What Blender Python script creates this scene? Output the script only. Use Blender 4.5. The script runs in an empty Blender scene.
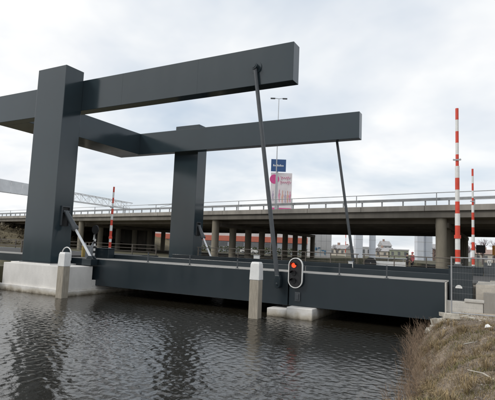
import bpy, bmesh, math, random
import numpy as np
from mathutils import Vector, Matrix
random.seed(7); rng = np.random.default_rng(7)
S = bpy.context.scene
COL = S.collection

# ------------------------------------------------------------------ camera
cam_d = bpy.data.cameras.new('camera'); cam = bpy.data.objects.new('camera', cam_d); COL.objects.link(cam)
cam_d.sensor_width = 36.0; cam_d.lens = 36.0 * 462.55 / 495.0
cam_d.clip_start = 0.1; cam_d.clip_end = 5000
_r = Vector((0.88097276, 0.47134951, 0.04143221)); _u = Vector((0.01200968, -0.1098099, 0.99388005)); _f = Vector((-0.47301454, 0.87508367, 0.10240029))
cam.matrix_world = Matrix(((_r.x, _u.x, -_f.x, 23.595), (_r.y, _u.y, -_f.y, -23.061), (_r.z, _u.z, -_f.z, 3.5), (0, 0, 0, 1)))
S.camera = cam

# ------------------------------------------------------------------ world: bright broken overcast
SUN_DIR = Vector((-0.60, -0.62, 0.66)).normalized()       # towards the sun
w = bpy.data.worlds.new('World'); S.world = w; w.use_nodes = True
nt = w.node_tree; nt.nodes.clear(); N = nt.nodes.new; L = nt.links.new
out = N('ShaderNodeOutputWorld'); bg = N('ShaderNodeBackground'); bg.inputs['Strength'].default_value = 0.1
sky = N('ShaderNodeTexSky'); sky.sky_type = 'NISHITA'; sky.sun_disc = False
sky.sun_elevation = math.asin(SUN_DIR.z); sky.sun_rotation = math.atan2(SUN_DIR.x, SUN_DIR.y)
sky.dust_density = 2.5; sky.air_density = 1.0
tc = N('ShaderNodeTexCoord'); sp = N('ShaderNodeSeparateXYZ'); L(tc.outputs['Generated'], sp.inputs[0])
ad = N('ShaderNodeMath'); ad.operation = 'MAXIMUM'; ad.inputs[1].default_value = 0.0; L(sp.outputs['Z'], ad.inputs[0])
ad2 = N('ShaderNodeMath'); ad2.operation = 'ADD'; ad2.inputs[1].default_value = 0.22; L(ad.outputs[0], ad2.inputs[0])
dx = N('ShaderNodeMath'); dx.operation = 'DIVIDE'; L(sp.outputs['X'], dx.inputs[0]); L(ad2.outputs[0], dx.inputs[1])
dy = N('ShaderNodeMath'); dy.operation = 'DIVIDE'; L(sp.outputs['Y'], dy.inputs[0]); L(ad2.outputs[0], dy.inputs[1])
cb = N('ShaderNodeCombineXYZ'); L(dx.outputs[0], cb.inputs[0]); L(dy.outputs[0], cb.inputs[1])
n1 = N('ShaderNodeTexNoise'); n1.inputs['Scale'].default_value = 0.9; n1.inputs['Detail'].default_value = 5; n1.inputs['Roughness'].default_value = 0.5; n1.inputs['Distortion'].default_value = 0.5
L(cb.outputs[0], n1.inputs['Vector'])
cr = N('ShaderNodeValToRGB'); cr.color_ramp.elements[0].position = 0.32; cr.color_ramp.elements[0].color = (0.10, 0.10, 0.10, 1)
cr.color_ramp.elements[1].position = 0.60; cr.color_ramp.elements[1].color = (1, 1, 1, 1); L(n1.outputs['Fac'], cr.inputs['Fac'])
n2 = N('ShaderNodeTexNoise'); n2.inputs['Scale'].default_value = 2.3; n2.inputs['Detail'].default_value = 5; n2.inputs['Roughness'].default_value = 0.5
mpn = N('ShaderNodeMapping'); mpn.inputs['Location'].default_value = (3.1, 1.7, 0); L(cb.outputs[0], mpn.inputs[0]); L(mpn.outputs[0], n2.inputs['Vector'])
cr2 = N('ShaderNodeValToRGB'); cr2.color_ramp.elements[0].position = 0.36; cr2.color_ramp.elements[0].color = (9.0, 9.25, 9.6, 1)
cr2.color_ramp.elements[1].position = 0.60; cr2.color_ramp.elements[1].color = (10.6, 10.6, 10.5, 1); L(n2.outputs['Fac'], cr2.inputs['Fac'])
mx = N('ShaderNodeMix'); mx.data_type = 'RGBA'; L(cr.outputs['Color'], mx.inputs[0])
skb = N('ShaderNodeMix'); skb.data_type = 'RGBA'; skb.inputs[0].default_value = 0.55; L(sky.outputs[0], skb.inputs[6]); skb.inputs[7].default_value = (8.0, 9.4, 10.9, 1)
L(skb.outputs[2], mx.inputs[6]); L(cr2.outputs['Color'], mx.inputs[7])
L(mx.outputs[2], bg.inputs['Color']); L(bg.outputs[0], out.inputs['Surface'])

# ------------------------------------------------------------------ sun and exposure
sd = bpy.data.lights.new('sun', 'SUN'); sd.energy = 1.5; sd.angle = math.radians(14); sd.color = (1.0, 0.96, 0.9)
so = bpy.data.objects.new('sun', sd); COL.objects.link(so); so.rotation_euler = (-SUN_DIR).to_track_quat('-Z', 'Y').to_euler()
S.view_settings.view_transform = 'Standard'; S.view_settings.look = 'None'; S.view_settings.exposure = 0.0; S.view_settings.gamma = 1.0
S.view_settings.use_curve_mapping = False

# ------------------------------------------------------------------ materials
def mat(name, col, rough=0.6, var=0.25, scale=3.0, bump=0.0, bscale=30.0, metallic=0.0, spec=0.5, col2=None, stretch=(1, 1, 1), coat=0.0, island=0.0):
    m = bpy.data.materials.new(name); m.use_nodes = True
    t = m.node_tree; b = t.nodes['Principled BSDF']; A = t.nodes.new; K = t.links.new
    b.inputs['Roughness'].default_value = rough; b.inputs['Metallic'].default_value = metallic
    b.inputs['Specular IOR Level'].default_value = spec; b.inputs['Coat Weight'].default_value = coat; b.inputs['Coat Roughness'].default_value = 0.12
    g = A('ShaderNodeNewGeometry'); mp = A('ShaderNodeMapping'); mp.inputs['Scale'].default_value = stretch; K(g.outputs['Position'], mp.inputs[0])
    n = A('ShaderNodeTexNoise'); n.inputs['Scale'].default_value = scale; n.inputs['Detail'].default_value = 8; n.inputs['Roughness'].default_value = 0.65; K(mp.outputs[0], n.inputs['Vector'])
    r = A('ShaderNodeValToRGB'); r.color_ramp.elements[0].position = 0.3; r.color_ramp.elements[1].position = 0.7
    c2 = col2 or tuple(min(1, c * (1 + var)) for c in col)
    c1 = col if col2 else tuple(c * (1 - var) for c in col)
    r.color_ramp.elements[0].color = (*c1, 1); r.color_ramp.elements[1].color = (*c2, 1); K(n.outputs['Fac'], r.inputs['Fac'])
    src = r.outputs['Color']
    if island:
        hv = A('ShaderNodeHueSaturation'); mr = A('ShaderNodeMapRange'); mr.inputs['To Min'].default_value = 1 - island; mr.inputs['To Max'].default_value = 1 + island
        K(g.outputs['Random Per Island'], mr.inputs['Value']); K(mr.outputs[0], hv.inputs['Value']); K(src, hv.inputs['Color']); src = hv.outputs['Color']
    K(src, b.inputs['Base Color'])
    if bump:
        n3 = A('ShaderNodeTexNoise'); n3.inputs['Scale'].default_value = bscale; n3.inputs['Detail'].default_value = 6; K(g.outputs['Position'], n3.inputs['Vector'])
        bp = A('ShaderNodeBump'); bp.inputs['Strength'].default_value = bump; bp.inputs['Distance'].default_value = 0.03; K(n3.outputs['Fac'], bp.inputs['Height']); K(bp.outputs[0], b.inputs['Normal'])
    return m
def emit(name, col, s):
    m = bpy.data.materials.new(name); m.use_nodes = True; b = m.node_tree.nodes['Principled BSDF']
    b.inputs['Base Color'].default_value = (*col, 1); b.inputs['Emission Color'].default_value = (*col, 1); b.inputs['Emission Strength'].default_value = s
    return m
M = {}
def paint(name, col, rough):
    m = mat(name, col, rough, 0.07, 0.35, 0.006, 9.0, spec=0.55)
    t = m.node_tree; b = t.nodes['Principled BSDF']
    n = t.nodes.new('ShaderNodeTexNoise'); n.inputs['Scale'].default_value = 1.4; n.inputs['Detail'].default_value = 9
    g = [q for q in t.nodes if q.type == 'NEW_GEOMETRY'][0]; mp = t.nodes.new('ShaderNodeMapping'); mp.inputs['Scale'].default_value = (1, 1, 0.25)
    t.links.new(g.outputs['Position'], mp.inputs[0]); t.links.new(mp.outputs[0], n.inputs['Vector'])
    mr = t.nodes.new('ShaderNodeMapRange'); mr.inputs['From Min'].default_value = 0.3; mr.inputs['From Max'].default_value = 0.7
    mr.inputs['To Min'].default_value = rough * 0.85; mr.inputs['To Max'].default_value = rough * 1.2
    t.links.new(n.outputs['Fac'], mr.inputs['Value']); t.links.new(mr.outputs[0], b.inputs['Roughness'])
    return m
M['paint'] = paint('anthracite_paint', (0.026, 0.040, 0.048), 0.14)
M['paint_leaf'] = paint('anthracite_paint_darkened', (0.017, 0.026, 0.032), 0.22)  # darker copy; the girder's reflection of dark water is put into the colour
M['steel_dark'] = mat('dark_steel', (0.06, 0.068, 0.075), 0.35, 0.15, 3, 0.02)
M['black'] = mat('black_plastic', (0.012, 0.012, 0.013), 0.45, 0.2, 8)
M['white_paint'] = mat('white_paint', (0.72, 0.72, 0.70), 0.45, 0.08, 4, 0.03)
M['chrome'] = mat('white_rod', (0.74, 0.76, 0.78), 0.25, 0.05, 2)
M['red'] = mat('red_paint', (0.62, 0.06, 0.03), 0.45, 0.18, 2.5)
M['concrete'] = mat('light_concrete', (0.50, 0.48, 0.44), 0.85, 0.16, 1.6, 0.25, 18)
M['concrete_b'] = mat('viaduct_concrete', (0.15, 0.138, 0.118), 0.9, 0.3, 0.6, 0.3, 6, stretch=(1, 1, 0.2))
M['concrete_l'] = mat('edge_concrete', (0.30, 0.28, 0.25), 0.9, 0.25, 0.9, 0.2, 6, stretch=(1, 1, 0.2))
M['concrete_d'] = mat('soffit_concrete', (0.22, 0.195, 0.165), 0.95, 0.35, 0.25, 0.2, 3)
M['col_conc'] = mat('column_concrete', (0.23, 0.205, 0.16), 0.9, 0.22, 1.2, 0.2, 8, stretch=(1, 1, 0.3))
M['pile'] = mat('pile_timber', (0.33, 0.295, 0.24), 0.85, 0.25, 5, 0.3, 25, stretch=(2.5, 2.5, 0.3))
M['footway'] = mat('footway_epoxy', (0.29, 0.28, 0.26), 0.85, 0.12, 2, 0.1)
M['asphalt'] = mat('asphalt', (0.055, 0.054, 0.052), 0.9, 0.25, 6, 0.2, 60)
M['paving'] = mat('sand_paving', (0.46, 0.42, 0.36), 0.9, 0.2, 2.5, 0.2, 20)
M['galv'] = mat('galvanised_steel', (0.42, 0.43, 0.44), 0.4, 0.12, 5, metallic=0.6)
M['galv_dull'] = mat('dull_guard_rail', (0.30, 0.31, 0.32), 0.5, 0.15, 2, metallic=0.4)
M['rust_rail'] = mat('brown_rail', (0.10, 0.085, 0.07), 0.6, 0.25, 4)
M['rock'] = mat('broken_concrete', (0.44, 0.41, 0.35), 0.95, 0.3, 4, 0.6, 14)
M['yellow'] = mat('yellow_paint', (0.45, 0.33, 0.10), 0.5, 0.15, 4)
M['grey_box'] = mat('grey_cabinet', (0.38, 0.40, 0.42), 0.45, 0.1, 4)
M['dirt'] = mat('bank_soil', (0.095, 0.07, 0.05), 1.0, 0.4, 2.6, 1.0, 14, col2=(0.31, 0.25, 0.185))
M['grassm'] = mat('dry_grass', (0.17, 0.12, 0.06), 0.9, 0.3, 1.1, col2=(0.34, 0.26, 0.145), island=0.45)
M['mossgrass'] = mat('green_grass', (0.10, 0.09, 0.025), 0.9, 0.3, 1.6, col2=(0.20, 0.185, 0.07), island=0.45)
M['reed'] = mat('dry_reed', (0.15, 0.10, 0.066), 0.9, 0.25, 3, col2=(0.30, 0.22, 0.15), island=0.4)
M['litterm'] = mat('dead_stalk', (0.095, 0.072, 0.055), 0.95, 0.3, 2, col2=(0.30, 0.245, 0.19), island=0.5)
M['gravelm'] = mat('gravel_stone', (0.20, 0.175, 0.15), 0.9, 0.3, 5, col2=(0.38, 0.35, 0.31), island=0.55)
M['twig'] = mat('bare_twig', (0.10, 0.075, 0.07), 0.95, 0.3, 3, island=0.3)
M['hedge'] = mat('hedge_leaf', (0.06, 0.075, 0.025), 0.8, 0.3, 2, island=0.4)
M['scrubm'] = mat('scrub_twig', (0.075, 0.06, 0.04), 0.95, 0.3, 1, col2=(0.17, 0.14, 0.085), island=0.45)
M['slope'] = mat('embankment_grass', (0.085, 0.07, 0.04), 1.0, 0.3, 0.5, 0.8, 2, col2=(0.17, 0.14, 0.08))

# ------------------------------------------------------------------ mesh helpers
ORI = {}
class MB:
    def __init__(s): s.v = []; s.f = []; s.m = []
    def add(s, vs, fs, mi=0):
        o = len(s.v); s.v += [tuple(q) for q in vs]; s.f += [tuple(i + o for i in f) for f in fs]; s.m += [mi] * len(fs); return s
    def box(s, x0, y0, z0, x1, y1, z1, mi=0):
        return s.add([(x0, y0, z0), (x1, y0, z0), (x1, y1, z0), (x0, y1, z0), (x0, y0, z1), (x1, y0, z1), (x1, y1, z1), (x0, y1, z1)],
                     [(3, 2, 1, 0), (4, 5, 6, 7), (0, 1, 5, 4), (1, 2, 6, 5), (2, 3, 7, 6), (3, 0, 4, 7)], mi)
    def rbox(s, c, sx, sy, z0, z1, a, top=1.0, mi=0):
        ca, sa = math.cos(a), math.sin(a)
        def q(x, y, z): return (c[0] + x * ca - y * sa, c[1] + x * sa + y * ca, z)
        hx, hy = sx / 2, sy / 2
        vs = [q(-hx, -hy, z0), q(hx, -hy, z0), q(hx, hy, z0), q(-hx, hy, z0)] + [q(-hx * top, -hy * top, z1), q(hx * top, -hy * top, z1), q(hx * top, hy * top, z1), q(-hx * top, hy * top, z1)]
        return s.add(vs, [(3, 2, 1, 0), (4, 5, 6, 7), (0, 1, 5, 4), (1, 2, 6, 5), (2, 3, 7, 6), (3, 0, 4, 7)], mi)
    def tube(s, p, q, r0, r1=None, n=8, mi=0, caps=True):
        p = Vector(p); q = Vector(q); r1 = r0 if r1 is None else r1
        d = (q - p).normalized(); a = d.orthogonal().normalized(); b = d.cross(a)
        vs = []
        for c, r in ((p, r0), (q, r1)):
            for i in range(n):
                t = 2 * math.pi * i / n; vs.append(c + a * (r * math.cos(t)) + b * (r * math.sin(t)))
        fs = [(i, (i + 1) % n, n + (i + 1) % n, n + i) for i in range(n)]
        if caps: fs += [tuple(range(n - 1, -1, -1)), tuple(range(n, 2 * n))]
        return s.add(vs, fs, mi)
    def path(s, pts, r, n=6, mi=0):
        for a, b in zip(pts[:-1], pts[1:]): s.tube(a, b, r, r, n, mi)
        return s
    def prism(s, poly, f, mi=0):                      # poly: list of 2d; f(u,v,k) -> 3d for k=0,1
        n = len(poly); vs = [f(u, v, 0) for u, v in poly] + [f(u, v, 1) for u, v in poly]
        fs = [tuple(range(n - 1, -1, -1)), tuple(range(n, 2 * n))] + [(i, (i + 1) % n, n + (i + 1) % n, n + i) for i in range(n)]
        return s.add(vs, fs, mi)
    def build(s, name, m, parent=None, bevel=0.0, smooth=False, kind=None, fix=True):
        me = bpy.data.meshes.new(name); o = bpy.data.objects.new(name, me); COL.objects.link(o)
        off = Vector((0, 0, 0))
        if parent is not None:
            root = parent
            while root.parent: root = root.parent
            off = ORI.get(root.name, Vector((0, 0, 0))); o.parent = parent
        me.from_pydata([(a - off.x, b - off.y, c - off.z) for a, b, c in s.v], [], s.f)
        for q in (m if isinstance(m, (list, tuple)) else [m]): me.materials.append(q if not isinstance(q, str) else M[q])
        if isinstance(m, (list, tuple)): me.polygons.foreach_set('material_index', s.m)
        if fix:
            bm = bmesh.new(); bm.from_mesh(me); bmesh.ops.recalc_face_normals(bm, faces=bm.faces[:]); bm.to_mesh(me); bm.free()
        if smooth:
            me.polygons.foreach_set('use_smooth', [True] * len(me.polygons))
            md = None
            me.set_sharp_from_angle(angle=math.radians(40))
        me.update()
        if bevel:
            md = o.modifiers.new('bevel', 'BEVEL'); md.width = bevel; md.segments = 2; md.limit_method = 'ANGLE'; md.harden_normals = False
        if kind: o['kind'] = kind
        return o
def tag(o, label, cat, group=None):
    o['label'] = label; o['category'] = cat
    if group: o['group'] = group
    return o
def empty(name, loc, label, cat, group=None):
    o = bpy.data.objects.new(name, None); COL.objects.link(o); o.location = loc; o.empty_display_size = 0.3
    ORI[o.name] = Vector(loc); return tag(o, label, cat, group)

# ------------------------------------------------------------------ ground: one sheet cut by the canal
def bump2(x, y):
    return (math.sin(x * 2.1 + y * 1.3) + math.sin(x * 3.7 - y * 2.9 + 1) * 0.6 + math.sin(y * 5.3 + x * 1.1) * 0.4 + math.sin(x * 9 + y * 7) * 0.25) * 0.045
BANK = [(19.6, -2.0), (20.55, -0.9), (20.95, -0.15), (21.15, 0.16), (21.45, 0.52), (21.8, 0.85), (22.15, 1.12), (22.5, 1.26), (22.9, 1.34), (23.4, 1.39), (24.0, 1.43), (24.8, 1.48), (26, 1.6), (30, 1.7), (60, 1.8), (150, 1.9), (900, 2.0)]
def bank_shift(y): return 0.35 * math.sin(y * 0.5 + 1) + 0.12 * math.sin(y * 1.7) + (0.45 if y < -9 else 0.45 * max(0, -y) / 9)
def bank_z(x, y):
    x2 = x - bank_shift(y); z = 2.0
    for (a, za), (b, zb) in zip(BANK[:-1], BANK[1:]):
        if x2 <= b:
            t = (x2 - a) / (b - a); z = za + (zb - za) * t; break
    if y > -7: z = min(z, 1.05 + .5 * max(0, min(1, (-2 - y) / 4.5)) + .015 * max(0, x - 22) + (max(0, x - 26) * .2))
    if -22 < y < 0 and x < 30: z += bump2(x, y) * min(1, max(0, (x2 - 20.7)))
    return z
def ground():
    ys = [-900, -300, -100, -50, -30] + list(np.arange(-24, -0.2, 0.3)) + [-0.3, 0.3, 1.6, 1.65, 4, 9, 15.3, 15.36, 25, 40, 60, 90, 130, 180, 240, 400, 900, 2000]
    rows = []
    LX = [-2000, -600, -250, -120, -80, -60, -40, -25, -14, -9]
    xs_fine = [20.4] + list(np.arange(20.7, 25.01, 0.18))
    for y in ys:
        lz = 1.5 if y < -0.1 else 2.0
        row = [(x, y, lz) for x in LX] + [(-7.0, y, lz), (-6.98, y, -2.0)]
        if y < 0:
            row += [(19.6, y, -2.0)] + [(x, y, bank_z(x, y)) for x in xs_fine] + [(x, y, bank_z(x, y)) for x in (26, 28, 30, 60, 150, 900, 2000)] if True else []
        else:
            e = 21.9 if y < 15.33 else (14.0 if y < 61 else 2.0)
            zt = (1.02 if y < 1.62 else 2.12) if y < 15.33 else 2.0
            row += [(e - 0.02, y, -2.0)] + [(e + 0.004 * i, y, zt) for i in range(len(xs_fine))] + [(x, y, zt) for x in (26, 28, 30, 60, 150, 900, 2000)]
        rows.append(row)
    n = len(rows[0]); b = MB(); b.v = [p for r in rows for p in r]
    for j in range(len(rows) - 1):
        for i in range(n - 1):
            b.f.append((j * n + i, j * n + i + 1, (j + 1) * n + i + 1, (j + 1) * n + i)); b.m.append(0)
    return b.build('ground', 'dirt', kind='structure', fix=False)
gnd = ground()
def ground_mat():
    m = M['dirt']; t = m.node_tree; b = t.nodes['Principled BSDF']; src = b.inputs['Base Color'].links[0].from_socket
    g = [q for q in t.nodes if q.type == 'NEW_GEOMETRY'][0]; sx = t.nodes.new('ShaderNodeSeparateXYZ'); t.links.new(g.outputs['Position'], sx.inputs[0])
    def cmp(sock, op, v):
        k = t.nodes.new('ShaderNodeMath'); k.operation = op; k.inputs[1].default_value = v; t.links.new(sock, k.inputs[0]); return k.outputs[0]
    mxm = t.nodes.new('ShaderNodeMath'); mxm.operation = 'MAXIMUM'; t.links.new(cmp(sx.outputs['X'], 'LESS_THAN', 0.0), mxm.inputs[0]); t.links.new(cmp(sx.outputs['Y'], 'GREATER_THAN', 14.0), mxm.inputs[1])
    ny = t.nodes.new('ShaderNodeTexNoise'); ny.inputs['Scale'].default_value = 1.3; ny.inputs['Detail'].default_value = 7; t.links.new(g.outputs['Position'], ny.inputs['Vector'])
    my = t.nodes.new('ShaderNodeMath'); my.operation = 'MULTIPLY_ADD'; my.inputs[1].default_value = 5.0; t.links.new(ny.outputs['Fac'], my.inputs[0]); t.links.new(sx.outputs['Y'], my.inputs[2])
    mr = t.nodes.new('ShaderNodeMapRange'); mr.inputs['From Min'].default_value = -2.6; mr.inputs['From Max'].default_value = -1.0; t.links.new(my.outputs[0], mr.inputs['Value'])
    sa = t.nodes.new('ShaderNodeMix'); sa.data_type = 'RGBA'; t.links.new(mr.outputs[0], sa.inputs[0]); t.links.new(src, sa.inputs[6]); sa.inputs[7].default_value = (0.40, 0.345, 0.275, 1); src = sa.outputs[2]
    n = t.nodes.new('ShaderNodeTexNoise'); n.inputs['Scale'].default_value = 0.5; n.inputs['Detail'].default_value = 8; t.links.new(g.outputs['Position'], n.inputs['Vector'])
    r = t.nodes.new('ShaderNodeValToRGB'); r.color_ramp.elements[0].color = (0.055, 0.055, 0.03, 1); r.color_ramp.elements[1].color = (0.13, 0.115, 0.07, 1); r.color_ramp.elements[0].position = .35; r.color_ramp.elements[1].position = .65
    t.links.new(n.outputs['Fac'], r.inputs['Fac']); x = t.nodes.new('ShaderNodeMix'); x.data_type = 'RGBA'; t.links.new(mxm.outputs[0], x.inputs[0]); t.links.new(src, x.inputs[6]); t.links.new(r.outputs['Color'], x.inputs[7]); t.links.new(x.outputs[2], b.inputs['Base Color'])
ground_mat()

# ------------------------------------------------------------------ water: a rippled sheet
def water():
    xs = np.concatenate([[-9, -8], np.arange(-7.2, 22.3, 0.037), [23, 24]])
    ys = np.concatenate([[-60, -40, -30, -24, -20], np.arange(-17.4, 3, 0.036), np.arange(3, 16, 0.2), [20, 30, 60, 120, 260]])
    X, Y = np.meshgrid(xs, ys); Z = np.zeros_like(X)
    base = math.radians(62)
    for i in range(76):
        lam = 0.105 * (10 ** (rng.random() * 0.66)); k = 2 * math.pi / lam
        a = base + rng.normal(0, 0.9); ph = rng.random() * 6.28
        amp = 0.00108 * (lam / 0.5) ** 0.95
        Z += amp * np.sin(k * (X * math.cos(a) + Y * math.sin(a)) + ph)
    gust = 0.85 + 0.5 * np.sin(X * 0.31 + Y * 0.22 + 1) * np.sin(Y * 0.35 - X * 0.12)
    fade = np.clip((6 - Y) / 6, 0.15, 1) * np.clip((Y + 20) / 2, 0, 1)
    Z *= gust * fade
    Z += 0.25 * np.abs(Z) * np.sign(Z)
    me = bpy.data.meshes.new('water'); nx, ny = len(xs), len(ys)
    V = np.stack([X, Y, Z], -1).reshape(-1, 3)
    idx = np.arange(nx * ny).reshape(ny, nx)
    F = np.stack([idx[:-1, :-1], idx[:-1, 1:], idx[1:, 1:], idx[1:, :-1]], -1).reshape(-1, 4)
    me.vertices.add(len(V)); me.vertices.foreach_set('co', V.ravel())
    me.loops.add(F.size); me.loops.foreach_set('vertex_index', F.ravel())
    me.polygons.add(len(F)); me.polygons.foreach_set('loop_start', np.arange(0, F.size, 4)); me.polygons.foreach_set('use_smooth', np.ones(len(F), bool))
    me.update(calc_edges=True)
    m = bpy.data.materials.new('canal_water'); m.use_nodes = True; t = m.node_tree; b = t.nodes['Principled BSDF']
    b.inputs['Base Color'].default_value = (0.017, 0.0145, 0.010, 1); b.inputs['Roughness'].default_value = 0.035; b.inputs['IOR'].default_value = 1.52
    g = t.nodes.new('ShaderNodeNewGeometry'); n = t.nodes.new('ShaderNodeTexNoise'); n.inputs['Scale'].default_value = 17; n.inputs['Detail'].default_value = 4
    t.links.new(g.outputs['Position'], n.inputs['Vector']); bp = t.nodes.new('ShaderNodeBump'); bp.inputs['Strength'].default_value = 0.2; bp.inputs['Distance'].default_value = 0.02
    t.links.new(n.outputs['Fac'], bp.inputs['Height']); t.links.new(bp.outputs[0], b.inputs['Normal'])
    me.materials.append(m); o = bpy.data.objects.new('water', me); COL.objects.link(o); o['kind'] = 'structure'
water()

# ------------------------------------------------------------------ roads and pavements
MB().box(-300, 2.5, 1.6, -7.01, 12.35, 2.28).build('road', 'asphalt', kind='structure')
MB().box(21.92, 2.6, 1.6, 120, 12.3, 2.24).build('road', 'asphalt', kind='structure')
b = MB().box(22.75, 0.6, 0.7, 60, 2.36, 2.27); pv = b.build('pavement', 'paving', kind='structure')
for i in range(9): MB().box(22.78 + i * 1.0, 2.37, 1.7, 23.76 + i * 1.0, 2.58, 2.33).build('kerb_stone', 'concrete', pv, bevel=0.015)
MB().box(23.07, 0.12, 0.7, 40, 0.58, 1.95).build('path_edge', 'concrete_l', kind='structure')

# ------------------------------------------------------------------ drawbridge
XE, ZB, ZT, T = 13.815, 12.782, 15.013, 0.826
YN, YF = -0.30, 13.728
DB = empty('drawbridge', (-4.0, 7.1, 1.96), 'anthracite steel balance-beam drawbridge with two tall columns over the canal', 'drawbridge')
MIR = 14.254
def column(y0, y1, sgn):
    b = MB().box(-5.489, y0, 1.96, -2.592, y1, 15.638)
    c = b.build('portal_column', 'paint', DB, bevel=0.025)
    ym = -0.98 if sgn < 0 else MIR + 0.98
    # hood round a painted-dark pocket where the hydraulic cylinder hangs
    h = MB()
    h.box(-2.585, ym - 0.36, 5.75, -2.47, ym + 0.36, 5.83); h.box(-2.585, ym - 0.36, 4.5, -2.47, ym - 0.30, 5.75); h.box(-2.585, ym + 0.30, 4.5, -2.47, ym + 0.36, 5.75)
    h.build('pocket_frame', 'steel_dark', c)
    MB().box(-2.583, ym - 0.30, 4.45, -2.575, ym + 0.30, 5.75).build('pocket_shade', 'black', c)  # black sheet on the flat face, painting in the shade of a recess
    # base flange
    MB().box(-5.62, y0 - 0.10, 1.90, -2.46, y1 + 0.10, 1.955).build('base_plate', 'steel_dark', c)
    # cylinder
    p = Vector((-2.50, ym, 5.45)); e = Vector((-0.42, -0.36 if sgn < 0 else MIR + 0.36, 2.36)); d = (e - p)
    hb = MB().tube(p, p + d * 0.34, 0.15, 0.2, 16).tube(p + d * 0.34, p + d * 0.39, 0.24, 0.22, 16); hb.tube(p - Vector((0, .25, 0)), p + Vector((0, .25, 0)), .09, .09, 12)
    cy = hb.build('hydraulic_cylinder', 'steel_dark', DB, smooth=True)
    MB().tube(p + d * 0.39, e, 0.085, 0.085, 14).build('piston_rod', 'chrome', cy, smooth=True)
    k = MB(); 
    for s2 in (-0.16, 0.12): k.prism([(-.35, 2.30), (.35, 2.30), (.14, 2.52), (-.14, 2.52)], lambda u, v, kk, s2=s2: (e.x + u, e.y + s2 + kk * .05, v))
    k.box(e.x - .55, e.y - .3, 1.9, e.x + .3, e.y + .3, 2.30)
    k.build('hinge_lug', 'paint_leaf', cy, bevel=0.01)
column(-1.867, YN - 0.002, -1); column(YF + T + 0.002, MIR + 1.867, 1)
def balance(y, sgn):
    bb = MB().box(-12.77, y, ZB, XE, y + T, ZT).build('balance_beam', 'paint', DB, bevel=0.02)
    face = y if sgn < 0 else y + T
    for xx in (1.2, 7.4):                                  # welded plate joints
        MB().box(xx, face - 0.004 if sgn < 0 else face, ZB + .03, xx + .02, face if sgn < 0 else face + 0.004, ZT - .03).build('weld_seam', 'paint', bb)
    yo = face + sgn * 0.17
    top = Vector((11.5, yo, 13.85)); bot = Vector((13.3, (-0.24 if sgn < 0 else 15.09), 1.75))
    r = MB().tube(top, bot, 0.112, 0.122, 18).build('hanger_rod', 'steel_dark', DB, smooth=True)
    k = MB().tube((11.5, face - .0, 13.85), (11.5, face + sgn * .34, 13.85), 0.20, 0.20, 18).tube((11.5, face, 13.85), (11.5, face + sgn * .05, 13.85), 0.36, 0.36, 20)
    k.tube((11.5, face + sgn * .34, 13.85), (11.5, face + sgn * .37, 13.85), 0.13, 0.13, 12)
    k.build('pin_boss', 'paint', r, smooth=True)
    yb = bot.y
    k = MB().prism([(.17 * math.cos(t), 1.62 + .20 * math.sin(t)) for t in np.linspace(math.pi, 2 * math.pi, 10)] + [(.17, 1.9), (.12, 2.1), (-.12, 2.1), (-.17, 1.9)], lambda u, v, kk: (13.3 + u, yb - .13 + kk * .26, v))
    k.tube((13.3, yb - .16, 1.64), (13.3, yb + .16, 1.64), .07, .07, 12)
    k.build('rod_clevis', 'paint_leaf', r, bevel=0.02)
balance(YN, -1); balance(YF, 1)
MB().box(-12.77, YN + T + .002, ZB + .003, -9.487, YF - .002, ZT - .003).build('counterweight_beam', 'paint', DB, bevel=0.02)
# the leaf and the fixed span share a section
def span(x0, x1, parent, leafname, posts):
    b = MB()
    b.box(x0, 0, 0.563, x1, 0.28, 2.300).box(x0, 14.57, 0.563, x1, 14.85, 2.300)      # edge girders
    b.box(x0, .28, 1.95, x1, 14.57, 2.18)
    for yy in (3.5, 7.4, 11.3): b.box(x0, yy - .12, 0.75, x1, yy + .12, 1.95)
    n = max(2, int((x1 - x0) / 2.2))
    for i in range(n + 1):
        xx = x0 + .05 + (x1 - x0 - .35) * i / n; b.box(xx, .28, 1.2, xx + .22, 14.57, 1.9)
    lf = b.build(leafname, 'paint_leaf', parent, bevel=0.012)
    for ya, yb_ in ((0.03, 2.32), (12.53, 14.82)):
        k = max(1, round((x1 - x0) / 2.6)); stp = (x1 - x0 - .02) / k
        for i in range(k):
            MB().box(x0 + .01 + i * stp, ya, 2.19, x0 + .01 + (i + 1) * stp - .012, yb_, 2.309 + 0.002 * (i % 2)).build('footway_panel', 'footway', lf)
    for ya in (2.33, 12.40):
        MB().box(x0 + .01, ya, 2.185, x1 - .01, ya + .12, 2.60).build('upstand', 'paint_leaf', lf, bevel=0.01)
    MB().box(x0 + .01, 2.46, 2.185, x1 - .01, 12.39, 2.262).build('deck_surface', 'asphalt', lf)
    for xx, yy, h in posts:
        MB().box(xx - .03, yy - .03, 2.31, xx + .03, yy + .03, 2.31 + h).box(xx - .09, yy - .07, 2.311, xx + .09, yy + .07, 2.33).build('stanchion', 'steel_dark', lf)
    # far side railing
    rx = max(x0, -2.3); xs = np.linspace(rx + .25, x1 - .25, max(3, int((x1 - x0) / 2.4) + 1))
    for xx in xs: MB().box(xx - .035, 14.70, 2.31, xx + .035, 14.77, 3.34).build('railing_post', 'rust_rail', lf)
    for zz, rr in ((3.34, .035), (2.98, .018), (2.65, .018)): MB().tube((rx + .1, 14.735, zz), (x1 - .1, 14.735, zz), rr, rr, 8).build('railing_bar', 'rust_rail', lf)
    return lf
span(-3.4, 13.79, DB, 'leaf', [(4.08, .10, .62), (7.3, .10, .62), (10.6, .10, .5)])
AS = empty('approach_span', (17.7, 7.4, 0.56), 'dark fixed bridge span with pale footway between mid-canal block and right bank', 'bridge span')
span(13.87, 21.5, AS, 'span_deck', [(16.55, .10, .62), (18.9, .10, .62)])
MB().box(21.503, 0.0, 0.6, 21.56, 14.85, 2.30).build('end_plate', 'concrete', AS)
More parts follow.
